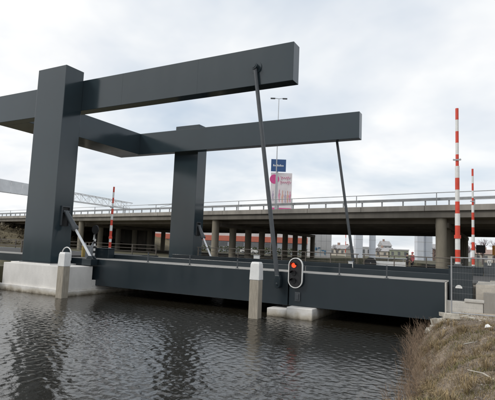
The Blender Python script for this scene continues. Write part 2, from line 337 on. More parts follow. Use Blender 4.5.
# left approach
LA = empty('approach_wall', (-20, 7, 1.5), 'dark steel-faced approach ramp left of the near column', 'ramp')
MB().box(-60, 0.0, 1.0, -7.02, 2.49, 2.30).box(-60, 12.36, 1.0, -7.02, 14.85, 2.30).build('ramp_body', 'paint_leaf', LA, bevel=.01)
for i in range(16): MB().box(-60 + i * 3.3, 0.02, 2.301, -56.72 + i * 3.3, 2.3, 2.33).build('footway_panel', 'footway', LA)
for i in range(11):
    xx = -40 + i * 3.2; MB().box(xx - .05, 2.15, 2.33, xx + .05, 2.25, 3.3).build('railing_post', 'rust_rail', LA)
for zz in (3.3, 2.85): MB().tube((-42, 2.2, zz), (-7.6, 2.2, zz), .03, .03, 6).build('railing_bar', 'rust_rail', LA)
for i in range(10):
    xx = -36 + i * 3.2; MB().box(xx - .04, 14.6, 2.3, xx + .04, 14.7, 3.34).build('railing_post', 'rust_rail', LA)
for zz in (3.34, 2.98, 2.65): MB().tube((-40, 14.65, zz), (-7.2, 14.65, zz), .025, .025, 6).build('railing_bar', 'rust_rail', LA)

# ------------------------------------------------------------------ piers
def pier_mat():
    m = mat('pier_concrete', (0.69, 0.67, 0.635), 0.85, 0.11, 1.3, 0.2, 14, stretch=(1, 1, 0.5))
    t = m.node_tree; b = t.nodes['Principled BSDF']; g = [q for q in t.nodes if q.type == 'NEW_GEOMETRY'][0]
    src = b.inputs['Base Color'].links[0].from_socket
    sx = t.nodes.new('ShaderNodeSeparateXYZ'); t.links.new(g.outputs['Position'], sx.inputs[0])
    n = t.nodes.new('ShaderNodeTexNoise'); n.inputs['Scale'].default_value = 2.2; n.inputs['Detail'].default_value = 9; t.links.new(g.outputs['Position'], n.inputs['Vector'])
    ma = t.nodes.new('ShaderNodeMath'); ma.operation = 'MULTIPLY_ADD'; ma.inputs[1].default_value = 0.5; t.links.new(n.outputs['Fac'], ma.inputs[0]); t.links.new(sx.outputs['Z'], ma.inputs[2])
    r = t.nodes.new('ShaderNodeValToRGB'); r.color_ramp.elements[0].position = 0.24; r.color_ramp.elements[0].color = (0.24, 0.21, 0.16, 1)
    r.color_ramp.elements[1].position = 0.62; r.color_ramp.elements[1].color = (1, 1, 1, 1); e = r.color_ramp.elements.new(0.40); e.color = (0.66, 0.62, 0.54, 1)
    t.links.new(ma.outputs[0], r.inputs['Fac'])
    mm = t.nodes.new('ShaderNodeMix'); mm.data_type = 'RGBA'; mm.blend_type = 'MULTIPLY'; mm.inputs[0].default_value = 1
    t.links.new(src, mm.inputs[6]); t.links.new(r.outputs['Color'], mm.inputs[7]); t.links.new(mm.outputs[2], b.inputs['Base Color'])
    return m
M['pier'] = pier_mat()
P1 = empty('column_pier', (-3.3, 7.1, -1.0), 'long pale concrete pier in the water carrying the two bridge columns', 'pier')
MB().box(-6.35, -2.6, -1.2, -0.25, -0.32, 1.83).build('pier_block', 'pier', P1, bevel=.03)
MB().box(-6.35, -0.318, -1.2, -0.25, MIR + .318, 0.50).build('pier_block', 'pier', P1, bevel=.03)
MB().box(-0.56, -0.316, 0.5, -0.252, 0.36, 0.92).build('bearing_step', 'pier', P1, bevel=.02)
MB().box(-6.35, MIR + .32, -1.2, -0.25, MIR + 2.6, 1.83).build('pier_block', 'pier', P1, bevel=.03)
MB().box(-6.2, -2.18, 1.832, -2.2, -0.02, 1.895).build('plinth', 'pier', P1, bevel=.01)
MB().box(-6.2, MIR + .02, 1.832, -2.2, MIR + 2.18, 1.895).build('plinth', 'pier', P1, bevel=.01)
MB().box(-6.55, -2.74, -1.2, -0.12, -2.604, 0.42).build('footing_ledge', 'pier', P1, bevel=.03)
MB().box(-0.246, -2.74, -1.2, -0.1, 8.0, 0.30).build('footing_ledge', 'pier', P1, bevel=.03)
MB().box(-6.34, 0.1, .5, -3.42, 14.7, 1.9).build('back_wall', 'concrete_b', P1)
P2 = empty('mid_canal_block', (14.2, 7, -1), 'low concrete bearing block in the water under the bridge joint', 'pier')
MB().box(12.86, -0.55, -1.2, 14.0, 15.2, 0.40).build('pier_block', 'pier', P2, bevel=.03)
MB().box(14.002, -0.62, -1.2, 15.42, 15.2, 0.558).build('pier_block', 'pier', P2, bevel=.04)
MB().box(13.3, .5, .4, 13.7, 14.4, .561).build('bearing_pad', 'black', P2)
AB = empty('right_abutment', (21.8, 7, 0), 'concrete abutment wall under the right end of the bridge', 'wall')
MB().box(21.57, 1.62, -1.5, 21.9, 15.3, 2.10).box(21.57, -0.05, -1.5, 21.9, 1.615, 0.95).build('abutment_wall', 'pier', AB)
MB().box(21.45, 0.16, 0.96, 23.05, 0.5, 1.49).box(22.3, 0.10, 1.492, 23.1, 0.46, 1.62).build('kerb_block', 'concrete', AB, bevel=.02)

# ------------------------------------------------------------------ fender piles
def pile(x, y, ztop, zcap, label, hoop):
    p = empty('fender_pile', (x, y, -1.5), label, 'pile', 'fender piles with white caps')
    MB().rbox((x, y), .52, .52, -1.5, zcap, 0.06, 0.98).build('pile_shaft', 'pile', p, bevel=.03)
    MB().rbox((x, y), .54, .54, zcap + .002, ztop - .12, 0.06, 0.9).rbox((x, y), .486, .486, ztop - .119, ztop, 0.06, 0.82).build('cap', 'white_paint', p, bevel=.02)
    if hoop:
        pts = [(x - .28 + .40 * math.cos(a), y + .36, ztop - .12 + .42 * math.sin(a)) for a in np.linspace(0, math.pi, 12)]
        pts = [(x + .12, y + .36, ztop - .5)] + pts + [(x - .68, y + .36, ztop - .9)]
        MB().path(pts, .035, 8).build('ladder_hoop', 'white_paint', p, smooth=True)
        k = MB()
        for i in range(6): k.box(x - .50, y + .05, ztop - .2 - i * .16, x - .40, y + .4, ztop - .28 - i * .16)
        k.tube((x - .45, y + .1, ztop + .1), (x - .45, y + .1, ztop - 1.0), .035, .035, 8)
        k.build('ladder', 'black', p)
pile(0.22, -3.1, 2.76, 1.90, 'white-capped square pile with a hoop, in front of the near column pier', True)
pile(12.85, -1.90, 2.80, 1.90, 'white-capped square pile standing in water in front of the dark girder', False)

# ------------------------------------------------------------------ canal signal on the girder
TS = empty('canal_signal', (14.28, -.05, 1.48), 'black oval boat traffic signal with white rim and lit red lamp', 'traffic light')
cx, zt_, zb_, hw = 14.28, 3.08, 1.50, 0.40
def stadium(r, n=14):
    a = [(r * math.cos(t), (zt_ - hw) + r * math.sin(t)) for t in np.linspace(0, math.pi, n)]
    return a + [(r * math.cos(t), (zb_ + hw) + r * math.sin(t)) for t in np.linspace(math.pi, 2 * math.pi, n)]
MB().prism(stadium(hw - .05), lambda u, v, k: (cx + u, -.20 + k * .06, v)).build('backboard', 'black', TS)
ring = MB(); A_, B_ = stadium(hw), stadium(hw - .042); n_ = len(A_)
vs = [(cx + u, y, v) for y in (-.235, -.13) for u, v in A_] + [(cx + u, y, v) for y in (-.235, -.13) for u, v in B_]
fs = []
for i in range(n_):
    j = (i + 1) % n_
    fs += [(i, j, n_ + j, n_ + i), (2 * n_ + i, 2 * n_ + j, 3 * n_ + j, 3 * n_ + i), (i, j, 2 * n_ + j, 2 * n_ + i), (n_ + i, n_ + j, 3 * n_ + j, 3 * n_ + i)]
ring.add(vs, fs).build('rim', 'white_paint', TS)
def lens(z, on):
    k = MB().tube((cx - .1, -.205, z), (cx - .1, -.24, z), .13, .12, 20); k.build('lamp_lens', emit('red_lamp', (1.0, 0.07, 0.02), 1.4) if on else 'black', TS)
    v = MB()
    for a0 in np.linspace(0.1, math.pi - .1, 9)[:-1]:
        a1 = a0 + (math.pi - .2) / 8
        p = [(cx - .1 + .155 * math.cos(a), y, z + .155 * math.sin(a)) for a in (a0, a1) for y in (-.2, -.42)]
        q = [(cx - .1 + .165 * math.cos(a), y, z + .165 * math.sin(a)) for a in (a0, a1) for y in (-.2, -.42)]
        v.add(p + q, [(0, 1, 3, 2), (4, 6, 7, 5), (1, 5, 7, 3), (0, 2, 6, 4), (0, 4, 5, 1), (2, 3, 7, 6)])
    v.build('visor', 'black', TS)
lens(2.68, True); lens(2.26, False); lens(1.86, False)
MB().box(14.2, -.14, 1.7, 14.36, -.002, 2.9).build('bracket', 'steel_dark', TS)
MB().box(14.22, -.06, 0.82, 14.52, -.003, 1.28).box(14.30, -.10, .9, 14.44, -.061, 1.2).build('junction_box', 'steel_dark', TS, bevel=.01)

# ------------------------------------------------------------------ road barriers
def barrier(x, y, zb, zt, w0, bands, label, box, lean=0.0, cab='paint_leaf'):
    o = empty('barrier', (x, y, box[2]), label, 'barrier', 'raised red and white road barriers')
    MB().box(*box).box(box[0] - .04, box[1] - .04, box[5] + .002, box[3] + .04, box[4] + .04, box[5] + .06).build('cabinet', cab, o, bevel=.015)
    MB().box(x - .16, y - .14, box[5] + .05, x + .16, y + .14, zb + .1).build('arm_socket', 'steel_dark', o, bevel=.02)
    hb = (zt - zb) / (bands + .34); z1 = zt; i = 0
    while z1 > zb + .01:
        z0 = max(zb, z1 - hb); fz = (z0 - zb) / (zt - zb)
        wd = w0 * (1.0 if fz < .30 else (0.88 if fz < .62 else 0.66))
        MB().tube((x + lean * (z0 - zb), y, z0), (x + lean * (z1 - zb), y, z1), wd / 2, wd / 2, 14).build('white_band' if i % 2 else 'red_band', 'white_paint' if i % 2 else 'red', o, smooth=True)
        z1 = z0; i += 1
    zl = zb + (zt - zb) * .66
    k = MB().box(x - w0 * .75, y - w0 * .45, zl, x + w0 * .75, y - w0 * .3, zl + .07)
    for s2 in (-1, 1): k.tube((x + s2 * w0 * .62, y - w0 * .5, zl + .04), (x + s2 * w0 * .62, y - w0 * .3, zl + .04), .045, .045, 10)
    k.build('arm_lamp', 'grey_box', o)
    zl = zb + (zt - zb) * .17
    MB().tube((x, y, zl), (x, y, zl + .16), w0 * .66, w0 * .66, 12).build('clamp', 'red', o)
    return o
bx = barrier(21.98, 0.95, 3.05, 10.65, 0.228, 13, 'tall raised red and white barrier on dark cabinet at the right bank, nearest one', (21.62, .55, 1.02, 22.62, 1.45, 3.0))
k = MB(); k.prism([(.15 * math.cos(t), .15 * math.sin(t)) for t in np.linspace(0, math.pi, 12)], lambda u, v, kk: (22.05 + u, .549 - kk * .03, 2.05 + v)); k.build('white_plate', 'white_paint', bx)
barrier(22.05, 15.75, 2.75, 10.2, 0.22, 13, 'thinner raised red and white barrier across the road, at the right edge', (21.7, 15.42, 2.0, 22.7, 16.3, 2.7))
barrier(-1.2, 2.05, 2.95, 7.55, 0.19, 11, 'raised red and white barrier left of the far column', (-2.42, 1.7, 2.31, -0.95, 2.3, 2.98))

# ------------------------------------------------------------------ viaduct (motorway overpass)
def vy(x, s=0.0): return 24.1 - 0.2 * x + s
VX0, VX1, VW = -150.0, 120.0, 38.0
VD = empty('viaduct', (10, 40, 2.0), 'long concrete motorway viaduct on rows of round columns behind the drawbridge', 'overpass')
def strip(s0, s1, z0, z1, x0=VX0, x1=VX1):
    b = MB(); return b.add([(x0, vy(x0, s0), z0), (x1, vy(x1, s0), z0), (x1, vy(x1, s1), z0), (x0, vy(x0, s1), z0), (x0, vy(x0, s0), z1), (x1, vy(x1, s0), z1), (x1, vy(x1, s1), z1), (x0, vy(x0, s1), z1)],
                 [(3, 2, 1, 0), (4, 5, 6, 7), (0, 1, 5, 4), (1, 2, 6, 5), (2, 3, 7, 6), (3, 0, 4, 7)])
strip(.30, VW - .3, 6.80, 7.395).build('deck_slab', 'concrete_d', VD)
strip(.22, .296, 6.82, 7.395).build('deck_side', 'concrete_b', VD)
for i in range(45):                                            # precast edge beams, butted with open joints
    xa = VX0 + 6 * i
    if xa > 60: break
    strip(0.0, .5, 7.40, 7.90, xa, xa + 5.97).build('edge_beam', 'concrete_l', VD, bevel=.02)
strip(VW - .5, VW, 7.40, 7.90).build('edge_beam', 'concrete_l', VD)
strip(.5, VW - .5, 7.397, 7.70).build('deck_surface', 'asphalt', VD)
for s0 in np.arange(3, 37, 4.25):                                # soffit ribs
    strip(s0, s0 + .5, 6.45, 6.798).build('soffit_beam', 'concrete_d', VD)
bentX = [-98, -68, -38.2, -7.6, 19.3, 47, 75]
for X in bentX:
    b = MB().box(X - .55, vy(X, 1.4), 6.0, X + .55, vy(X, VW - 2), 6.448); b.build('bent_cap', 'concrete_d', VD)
    for k in range(9):
        y = vy(X) + .9 + 4.4 * k
        if X in (-98, 75) and k > 1: continue
        r = .46
        MB().tube((X, y, -.5), (X, y, 6.79 if k == 0 else 6.0), r, r, 20).build('column', 'col_conc', VD, smooth=True)
gr = MB()
def wrail(s, z, h): 
    return strip(s, s + .05, z, z + h * .42, -140, 60).add([], []) 
for zz, hh in ((8.33, .12), (8.47, .12)):
    strip(.34, .40, zz, zz + hh, -140, 60).build('guard_rail', 'galv_dull', VD)
strip(.37, .43, 8.44, 8.48, -140, 60).build('guard_rail', 'galv_dull', VD)
pm = None
for i in range(64):
    X = 34 - 2.0 * i
    o = MB().box(X - .06, vy(X, .41), 7.9, X + .06, vy(X, .53), 8.55)
    o.build('guard_rail_post', 'galv_dull', VD)
for i in range(18):
    X = 34 - 7.5 * i
    MB().box(X - .035, vy(X, .05), 7.9, X + .035, vy(X, .11), 9.0).build('handrail_post', 'galv_dull', VD)
b = MB(); b.tube((-140, vy(-140, .08), 9.0), (60, vy(60, .08), 9.0), .035, .035, 8); b.build('handrail', 'galv_dull', VD)
strip(VW - .55, VW - .5, 8.2, 8.55, -140, 60).build('guard_rail', 'galv_dull', VD)

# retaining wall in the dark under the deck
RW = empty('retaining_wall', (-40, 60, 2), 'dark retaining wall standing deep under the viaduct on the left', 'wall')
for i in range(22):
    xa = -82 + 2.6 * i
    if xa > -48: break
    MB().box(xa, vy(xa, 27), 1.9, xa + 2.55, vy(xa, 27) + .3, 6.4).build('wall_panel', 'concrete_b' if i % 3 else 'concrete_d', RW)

# embankment at the left end of the viaduct
def embank():
    b = MB(); n = 26; m = 14; rows = []
    for j in range(m):
        t = j / (m - 1); row = []
        for i in range(n):
            u = i / (n - 1); y = 4 + u * 90
            x = -50 - 22 * t + 1.2 * math.sin(y * .4 + j)
            z = 1.9 + 4.6 * (t ** .9) * (1 if y > 18 else max(0, (y - 4) / 14)) + .18 * math.sin(x * 1.3 + y * .9)
            row.append((x, y, z))
        rows.append(row)
    b.v = [p for r in rows for p in r]
    for j in range(m - 1):
        for i in range(n - 1): b.f.append((j * n + i, j * n + i + 1, (j + 1) * n + i + 1, (j + 1) * n + i)); b.m.append(0)
    b.build('embankment', 'slope', smooth=True, kind='structure')
embank()

# ------------------------------------------------------------------ lamp mast, blue sign, billboard
LM = empty('lamp_mast', (-1.85, 31.68, 7.7), 'slender twin-arm lamp mast rising from the viaduct', 'street lamp')
MB().tube((-1.85, 31.68, 7.7), (-1.85, 31.68, 23.5), .085, .045, 10).build('mast', 'galv', LM, smooth=True)
for s2 in (-1, 1):
    MB().tube((-1.85, 31.68, 23.5), (-1.85 + s2 * .45, 31.68 + s2 * .22, 23.55), .04, .04, 8).build('arm', 'galv', LM)
    MB().rbox((-1.85 + s2 * .72, 31.68 + s2 * .36), .62, .26, 23.46, 23.58, .46).build('lamp_head', 'steel_dark', LM)
def facing(c, W, H):                                   # board frame facing the camera's side of the canal
    r = Vector((0.8817, 0.4718, 0)); f = Vector((-0.4718, 0.8817, 0)); c = Vector(c)
    return lambda u, v, d=0.0: tuple(c + r * (u * W) + Vector((0, 0, v * H)) + f * d)
def slab(q, u0, v0, u1, v1, d0, d1, b=None):
    b = b or MB()
    return b.add([q(u0, v0, d0), q(u1, v0, d0), q(u1, v0, d1), q(u0, v0, d1), q(u0, v1, d0), q(u1, v1, d0), q(u1, v1, d1), q(u0, v1, d1)],
                 [(3, 2, 1, 0), (4, 5, 6, 7), (0, 1, 5, 4), (1, 2, 6, 5), (2, 3, 7, 6), (3, 0, 4, 7)])
M['signblue'] = mat('sign_blue', (0.03, 0.09, 0.24), 0.5, 0.12, 1)
M['bill'] = mat('billboard_print', (0.82, 0.76, 0.77), 0.6, 0.1, .6)
M['pink'] = mat('pink_print', (0.78, 0.10, 0.33), 0.6, 0.1, 1)
M['pinkl'] = mat('pale_pink_print', (0.74, 0.32, 0.44), 0.6, 0.15, 1)
M['skinp'] = mat('peach_print', (0.72, 0.44, 0.36), 0.6, 0.2, 1)
M['purp'] = mat('violet_print', (0.50, 0.42, 0.52), 0.6, 0.2, 1)
BS = empty('blue_sign', (-22.6, 77.5, 2), 'square dark blue sign board above the pink billboard', 'sign')
q = facing((-22.67, 77.6, 22.1), 3.6, 3.0)
slab(q, -.5, 0, .5, 1, 0, .15).build('board', 'signblue', BS)
b = MB()
for i, u in enumerate(np.arange(-.36, .36, .09)): slab(q, u, .42, u + .065, .42 + (.16 if i in (0, 3, 5) else .11), -.012, -.002, b)
b.build('lettering', 'white_paint', BS)
MB().tube(q(-.05, 0, .25), (q(-.05, 0, .25)[0], q(-.05, 0, .25)[1], 2.0), .16, .22, 10).build('post', 'galv', BS)
BB = empty('billboard', (-23.4, 81.2, 2), 'tall pale pink advertising billboard behind the viaduct rail', 'billboard')
q = facing((-23.43, 81.25, 12.2), 5.3, 10.2)
slab(q, -.5, 0, .5, 1, 0, .35).build('panel', 'bill', BB)
b = MB(); b.prism([(.17 * math.cos(t), .0883 * math.sin(t)) for t in np.linspace(0, 2 * math.pi, 28)[:-1]], lambda u, v, k: q(-.33 + u * 1.3, .84 + v * 1.3, -.03 + k * .028)); b.build('round_sticker', 'pink', BB)
def script(pts, wdt, m, name='lettering'):
    b = MB()
    for (a, c), (d, e) in zip(pts[:-1], pts[1:]):
        b.tube(q(a, c, -.02), q(d, e, -.02), wdt, wdt, 6)
    b.build(name, m, BB)
def squiggle(u0, u1, v, h, n):
    pts = []
    for i in range(n * 6):
        t = i / (n * 6 - 1); ph = t * n * 2 * math.pi
        hh = h * (1.6 if int(t * n) in (0, n - 2) else .8)
        pts.append((u0 + (u1 - u0) * t + .012 * math.sin(ph * 1.0), v + hh * .5 * math.cos(ph)))
    return pts
script(squiggle(-.04, .42, .87, .06, 5), .055, 'pinkl'); script(squiggle(-.06, .45, .76, .06, 6), .055, 'pinkl')
for i, (u, v, hgt, mt) in enumerate(((-.38, .3, .26, 'purp'), (-.24, .24, .3, 'skinp'), (-.08, .27, .33, 'pinkl'), (.07, .22, .36, 'skinp'), (.2, .26, .3, 'purp'), (.31, .22, .36, 'skinp'), (.42, .28, .28, 'pinkl'))):   # printed figures, flat
    r = random.Random(i); w_ = .05
    pl = [(u - w_ * .5, v), (u - w_ * .1, v + hgt * .3), (u + w_ * .3, v), (u + w_ * .8, v + .02), (u + w_ * .6, v + hgt * .4), (u + w_ * 1.1, v + hgt * .66), (u + w_ * .3, v + hgt * .74), (u + w_ * .45, v + hgt * .9), (u, v + hgt), (u - w_ * .4, v + hgt * .88), (u - w_ * .3, v + hgt * .75), (u - w_ * 1.1, v + hgt * .5), (u - w_ * .6, v + hgt * .4)]
    pl = [(a + r.uniform(-.008, .008), c_ + r.uniform(-.008, .008)) for a, c_ in pl]
    b = MB(); b.prism(pl, lambda a, c_, k: q(a, c_, -.02 - .002 * i + k * .016)); b.build('printed_figure', mt, BB)
slab(q, -.5, 0.02, .5, .14, -.02, -.002).build('print_band', 'pink', BB)
for u in (-.35, .35):
    p = q(u, 0, .5); MB().tube((p[0], p[1], 2), (p[0], p[1], 13), .2, .2, 10).build('support', 'galv', BB)

# ------------------------------------------------------------------ lattice gantry far left
M['gantry'] = mat('pale_gantry', (0.74, 0.75, 0.76), 0.6, 0.12, .4)
TR = empty('lattice_gantry', (-100, 80, 2), 'pale grey lattice gantry bridge seen above the viaduct at left', 'gantry')
A0 = Vector((-96.3, 36, 19.6)); A1 = Vector((-106.5, 118, 19.4)); D = A1 - A0; LN = D.length; du = D / LN; sd_ = Vector((du.y, -du.x, 0))
def tp(s, side, up): return tuple(A0 + du * s + sd_ * (side * 1.3) + Vector((0, 0, up)))
H_ = -3.4
for side in (-1, 1):
    for up in (0, H_): MB().tube(tp(0, side, up), tp(LN, side, up * (1 if up == 0 else .7)), .17, .15, 6).build('chord', 'gantry', TR)
b = MB(); nb = 22
for side in (-1, 1):
    for i in range(nb):
        s0, s1 = LN * i / nb, LN * (i + 1) / nb; f0 = 1 - .3 * i / nb; f1 = 1 - .3 * (i + 1) / nb
        b.tube(tp(s0, side, 0), tp(s0, side, H_ * f0), .08, .08, 5); b.tube(tp(s0, side, H_ * f0 if i % 2 else 0), tp(s1, side, 0 if i % 2 else H_ * f1), .08, .08, 5)
for i in range(nb + 1): s0 = LN * i / nb; b.tube(tp(s0, -1, 0), tp(s0, 1, 0), .07, .07, 5)
b.build('brace', 'gantry', TR, kind='stuff')
for i in range(9):                                             # clad part at the near end
    s0 = i * 4.0; MB().add([tp(s0, 1.12, .1), tp(s0 + 3.9, 1.12, .1), tp(s0 + 3.9, 1.12, H_ * .98), tp(s0, 1.12, H_ * .98), tp(s0, 1.02, .1), tp(s0 + 3.9, 1.02, .1), tp(s0 + 3.9, 1.02, H_ * .98), tp(s0, 1.02, H_ * .98)],
        [(0, 1, 2, 3), (7, 6, 5, 4), (0, 4, 5, 1), (1, 5, 6, 2), (2, 6, 7, 3), (3, 7, 4, 0)]).build('cladding_panel', 'gantry', TR)
for s0 in (3, LN - 2):
    for side in (-1, 1): p = tp(s0, side, -2); MB().tube(p, (p[0] + side * 1.2, p[1], 1.8), .22, .22, 8).build('support_leg', 'gantry', TR)
CM = empty('catenary_mast', (-100, 128, 2), 'thin grey mast with a long cantilever arm beyond the gantry', 'mast')
MB().tube((-84, 120, 2), (-84, 120, 19.4), .16, .12, 8).build('mast', 'galv', CM)
MB().tube((-102, 124, 19.2), (-70, 117, 18.9), .10, .10, 6).tube((-84, 120, 19.4), (-94, 122, 18.2), .08, .08, 6).build('arm', 'galv', CM)

# ------------------------------------------------------------------ buildings beyond; house colours paled to paint in distance haze
M['facade_w'] = mat('pale_facade', (0.50, 0.50, 0.50), 0.8, 0.12, .4)
M['facade_b'] = mat('hazed_beige_facade', (0.48, 0.44, 0.38), 0.8, 0.15, .5)
M['facade_g'] = mat('grey_facade', (0.30, 0.32, 0.35), 0.7, 0.12, .4)
M['brickred'] = mat('hazed_brick_facade', (0.33, 0.23, 0.19), 0.85, 0.2, 2)
M['roofred'] = mat('orange_fascia', (0.44, 0.12, 0.075), 0.6, 0.1, .8)
M['roofgrey'] = mat('hazed_grey_roof', (0.36, 0.35, 0.35), 0.8, 0.2, 1)
M['glassd'] = mat('dark_window', (0.14, 0.145, 0.15), 0.15, 0.2, 1)
M['greenw'] = mat('hazed_green_panel', (0.30, 0.32, 0.24), 0.7, 0.2, 1)
def frame2(a, bpt):
    a = Vector((*a, 0)); bpt = Vector((*bpt, 0)); r = (bpt - a); Ln = r.length; r /= Ln; f = Vector((-r.y, r.x, 0))
    return Ln, (lambda u, z, d=0.0: tuple(a + r * u + f * d + Vector((0, 0, z))))
def qbox(q, u0, z0, u1, z1, d0, d1, b=None):
    b = b or MB()
    return b.add([q(u0, z0, d0), q(u1, z0, d0), q(u1, z0, d1), q(u0, z0, d1), q(u0, z1, d0), q(u1, z1, d0), q(u1, z1, d1), q(u0, z1, d1)],
                 [(3, 2, 1, 0), (4, 5, 6, 7), (0, 1, 5, 4), (1, 2, 6, 5), (2, 3, 7, 6), (3, 0, 4, 7)])
RB = empty('shed', (-50, 100, 2), 'long low grey shed with an orange-red fascia band seen under the viaduct', 'building')
Ln, q = frame2((-84, 87), (-21, 95.46))
qbox(q, 0, 1.9, Ln, 5.2, 0, 14).build('wall', 'facade_g', RB)
qbox(q, -.2, 5.2, Ln + .2, 6.7, -.25, 14.2).build('fascia_band', 'roofred', RB)
qbox(q, 0, 6.7, Ln, 8.4, .4, 13.5).build('parapet', 'facade_w', RB)
for i in range(int(Ln / 5)):
    wn = qbox(q, 1 + i * 5, 3.6, 4.6 + i * 5, 4.9, -.05, -.003).build('window', 'glassd', RB); qbox(q, .9 + i * 5, 3.48, 4.7 + i * 5, 3.59, -.12, -.003).build('sill', 'facade_w', wn)
def leafmass(name, m, pts, size, parent=None, kind=None):
    P = np.asarray(pts); n = len(P); d1 = rng.normal(size=(n, 3)); d1 /= np.linalg.norm(d1, axis=1)[:, None]; d2 = rng.normal(size=(n, 3)); d2 -= (d2 * d1).sum(1)[:, None] * d1; d2 /= np.linalg.norm(d2, axis=1)[:, None]
    s = size * (0.6 + .8 * rng.random((n, 1))); b = MB()
    V = np.stack([P - d1 * s, P + d2 * s * .45, P + d1 * s, P - d2 * s * .45], 1).reshape(-1, 3); b.v = [tuple(r) for r in V]; b.f = [(4 * i, 4 * i + 1, 4 * i + 2, 4 * i + 3) for i in range(n)]; b.m = [0] * n
    return b.build(name, m, parent, fix=False, kind=kind)
HG = empty('hedge', (-45, 86, 2), 'long low green hedge in front of the shed under the viaduct', 'hedge')
Lh, qh = frame2((-80, 84.5), (-20, 92.5)); pts = []
for i in range(5200):
    u = rng.random() * Lh; pts.append(qh(u, 1.9 + 1.7 * rng.random() ** .8 + .15 * math.sin(u * 1.7), -.6 + 1.2 * rng.random()))
leafmass('foliage', 'hedge', pts, .22, HG)
b = MB()
for i in range(30): p = qh(Lh * (i + .5) / 30, 0); b.tube((p[0], p[1], 1.8), (p[0], p[1], 3.0), .06, .03, 5)
b.build('stems', 'twig', HG)
# graffiti building
GB = empty('concrete_building', (-9.5, 74, 2), 'pale concrete block with blue graffiti just right of the viaduct columns', 'building')
Ln, q = frame2((-11.9, 72.3), (-7.9, 74.4)); 
for i in range(4):
    for j in range(4): qbox(q, Ln * i / 4, 1.8 + j * 1.9, Ln * (i + 1) / 4 - .04, 3.66 + j * 1.9, 0, 6).build('wall_panel', 'facade_w', GB)
qbox(q, .05, 1.8, Ln - .08, 9.35, .05, 5.9).build('core', 'facade_g', GB)
M['graf'] = mat('blue_graffiti', (0.10, 0.22, 0.34), 0.7, 0.3, 3); M['grafl'] = mat('pale_blue_graffiti', (0.30, 0.42, 0.50), 0.7, 0.3, 3); M['grafk'] = mat('dark_graffiti', (0.05, 0.06, 0.08), 0.7, 0.3, 3)
def blob(u, z, w_, h_, seed, mt, d):
    r = random.Random(seed); n = 14; b = MB()
    pl = [(u + w_ * (.5 + .5 * math.cos(2 * math.pi * i / n)) + r.uniform(-.12, .12) * w_, z + h_ * (.5 + .5 * math.sin(2 * math.pi * i / n)) + r.uniform(-.2, .2) * h_) for i in range(n)]
    b.prism(pl, lambda a, c, k: q(a, c, d + k * .008)); b.build('graffiti', mt, GB)
for i, (u, z, w_, h_) in enumerate(((.1, 3.7, .95, 1.0), (.9, 3.5, .6, .7), (1.5, 3.9, .5, .35), (2.0, 2.5, .16, 1.6), (2.3, 3.4, .8, .3), (2.9, 2.7, .4, .9), (.3, 2.6, 1.0, .35))): blob(u, z, w_, h_, i, 'graf' if i % 3 else 'grafl', -.012 - .002 * i)
for i, (u, z, w_, h_) in enumerate(((.5, 4.6, .4, .55), (.25, 4.0, .3, .25), (1.7, 4.05, .5, .12), (1.2, 3.65, .2, .4))): blob(u, z, w_, h_, 20 + i, 'grafk', -.036 - .002 * i)
def house(a, bpt, h, depth, wm, rm, label, floors=2, roof='gable', cat='building'):
    Ln, q = frame2(a, bpt); o = empty('house', (a[0], a[1], 2), label, cat, 'far buildings across the canal')
    qbox(q, 0, 1.8, Ln, 2 + h, 0, depth).build('wall', wm, o)
    if roof == 'gable':
        b = MB(); rr = h * .3 + .8
        b.add([q(-.3, 2 + h, -.4), q(Ln + .3, 2 + h, -.4), q(Ln + .3, 2 + h, depth + .4), q(-.3, 2 + h, depth + .4), q(-.3, 2 + h + rr, depth / 2), q(Ln + .3, 2 + h + rr, depth / 2)], [(0, 1, 5, 4), (2, 3, 4, 5), (0, 4, 3), (1, 2, 5), (0, 3, 2, 1)])
        rf = b.build('roof', rm, o); qbox(q, Ln * .25, 2 + h + rr * .5, Ln * .25 + .8, 2 + h + rr + .8, depth / 2 - .4, depth / 2 + .4).build('chimney', 'brickred', rf)
    else:
        qbox(q, -.2, 2 + h + .002, Ln + .2, 2 + h + .4, -.2, depth + .2).build('roof', rm, o)
    n = max(2, int(Ln / 1.9)); fh = h / floors
    for f in range(floors):
        for i in range(n):
            u = Ln * (i + .5) / n
            wn = qbox(q, u - .45, 2 + fh * f + fh * .34, u + .45, 2 + fh * f + fh * .8, -.04, -.003).build('window', 'glassd', o)
            qbox(q, u - .52, 2 + fh * f + fh * .27, u + .52, 2 + fh * f + fh * .33, -.1, -.003).build('sill', 'facade_w', wn)
    return o
def at(px, d):                                   # ground point a given way along and away
    lat = (px - 247.5) / 462.55 * d; return (23.595 + .881 * lat - .473 * d, -23.06 + .4713 * lat + .875 * d)
house(at(331, 175), at(346, 172), 2.5, 9, 'facade_b', 'roofgrey', 'beige low house beside the graffiti block', 1)
house(at(347, 190), at(357, 190), 2.4, 9, 'brickred', 'roofgrey', 'brick house behind the far hanger rod', 1)
house(at(362, 200), at(372, 200), 3.6, 9, 'facade_w', 'facade_w', 'white flat-roofed house between the pale towers', 1, 'flat')
house(at(375, 185), at(389, 182), 2.3, 9, 'facade_b', 'roofgrey', 'beige house with grey gable roof right of the pale towers', 1)
house(at(384, 215), at(392, 215), 5.0, 9, 'facade_w', 'roofgrey', 'taller white house with grey roof above the beige row', 2)
house(at(390, 178), at(409, 176), 2.9, 9, 'greenw', 'facade_w', 'long green-grey flat-roofed building behind the two people', 1, 'flat')
house(at(428, 160), at(441, 160), 3.6, 9, 'brickred', 'roofgrey', 'brown house just left of the thick viaduct column', 2)
house(at(446, 150), at(470, 148), 3.4, 9, 'facade_w', 'roofgrey', 'pale house behind the tall nearest barrier', 2)
house(at(474, 155), at(505, 150), 2.6, 9, 'facade_b', 'brickred', 'beige house with red-brown roof at the right edge', 1)
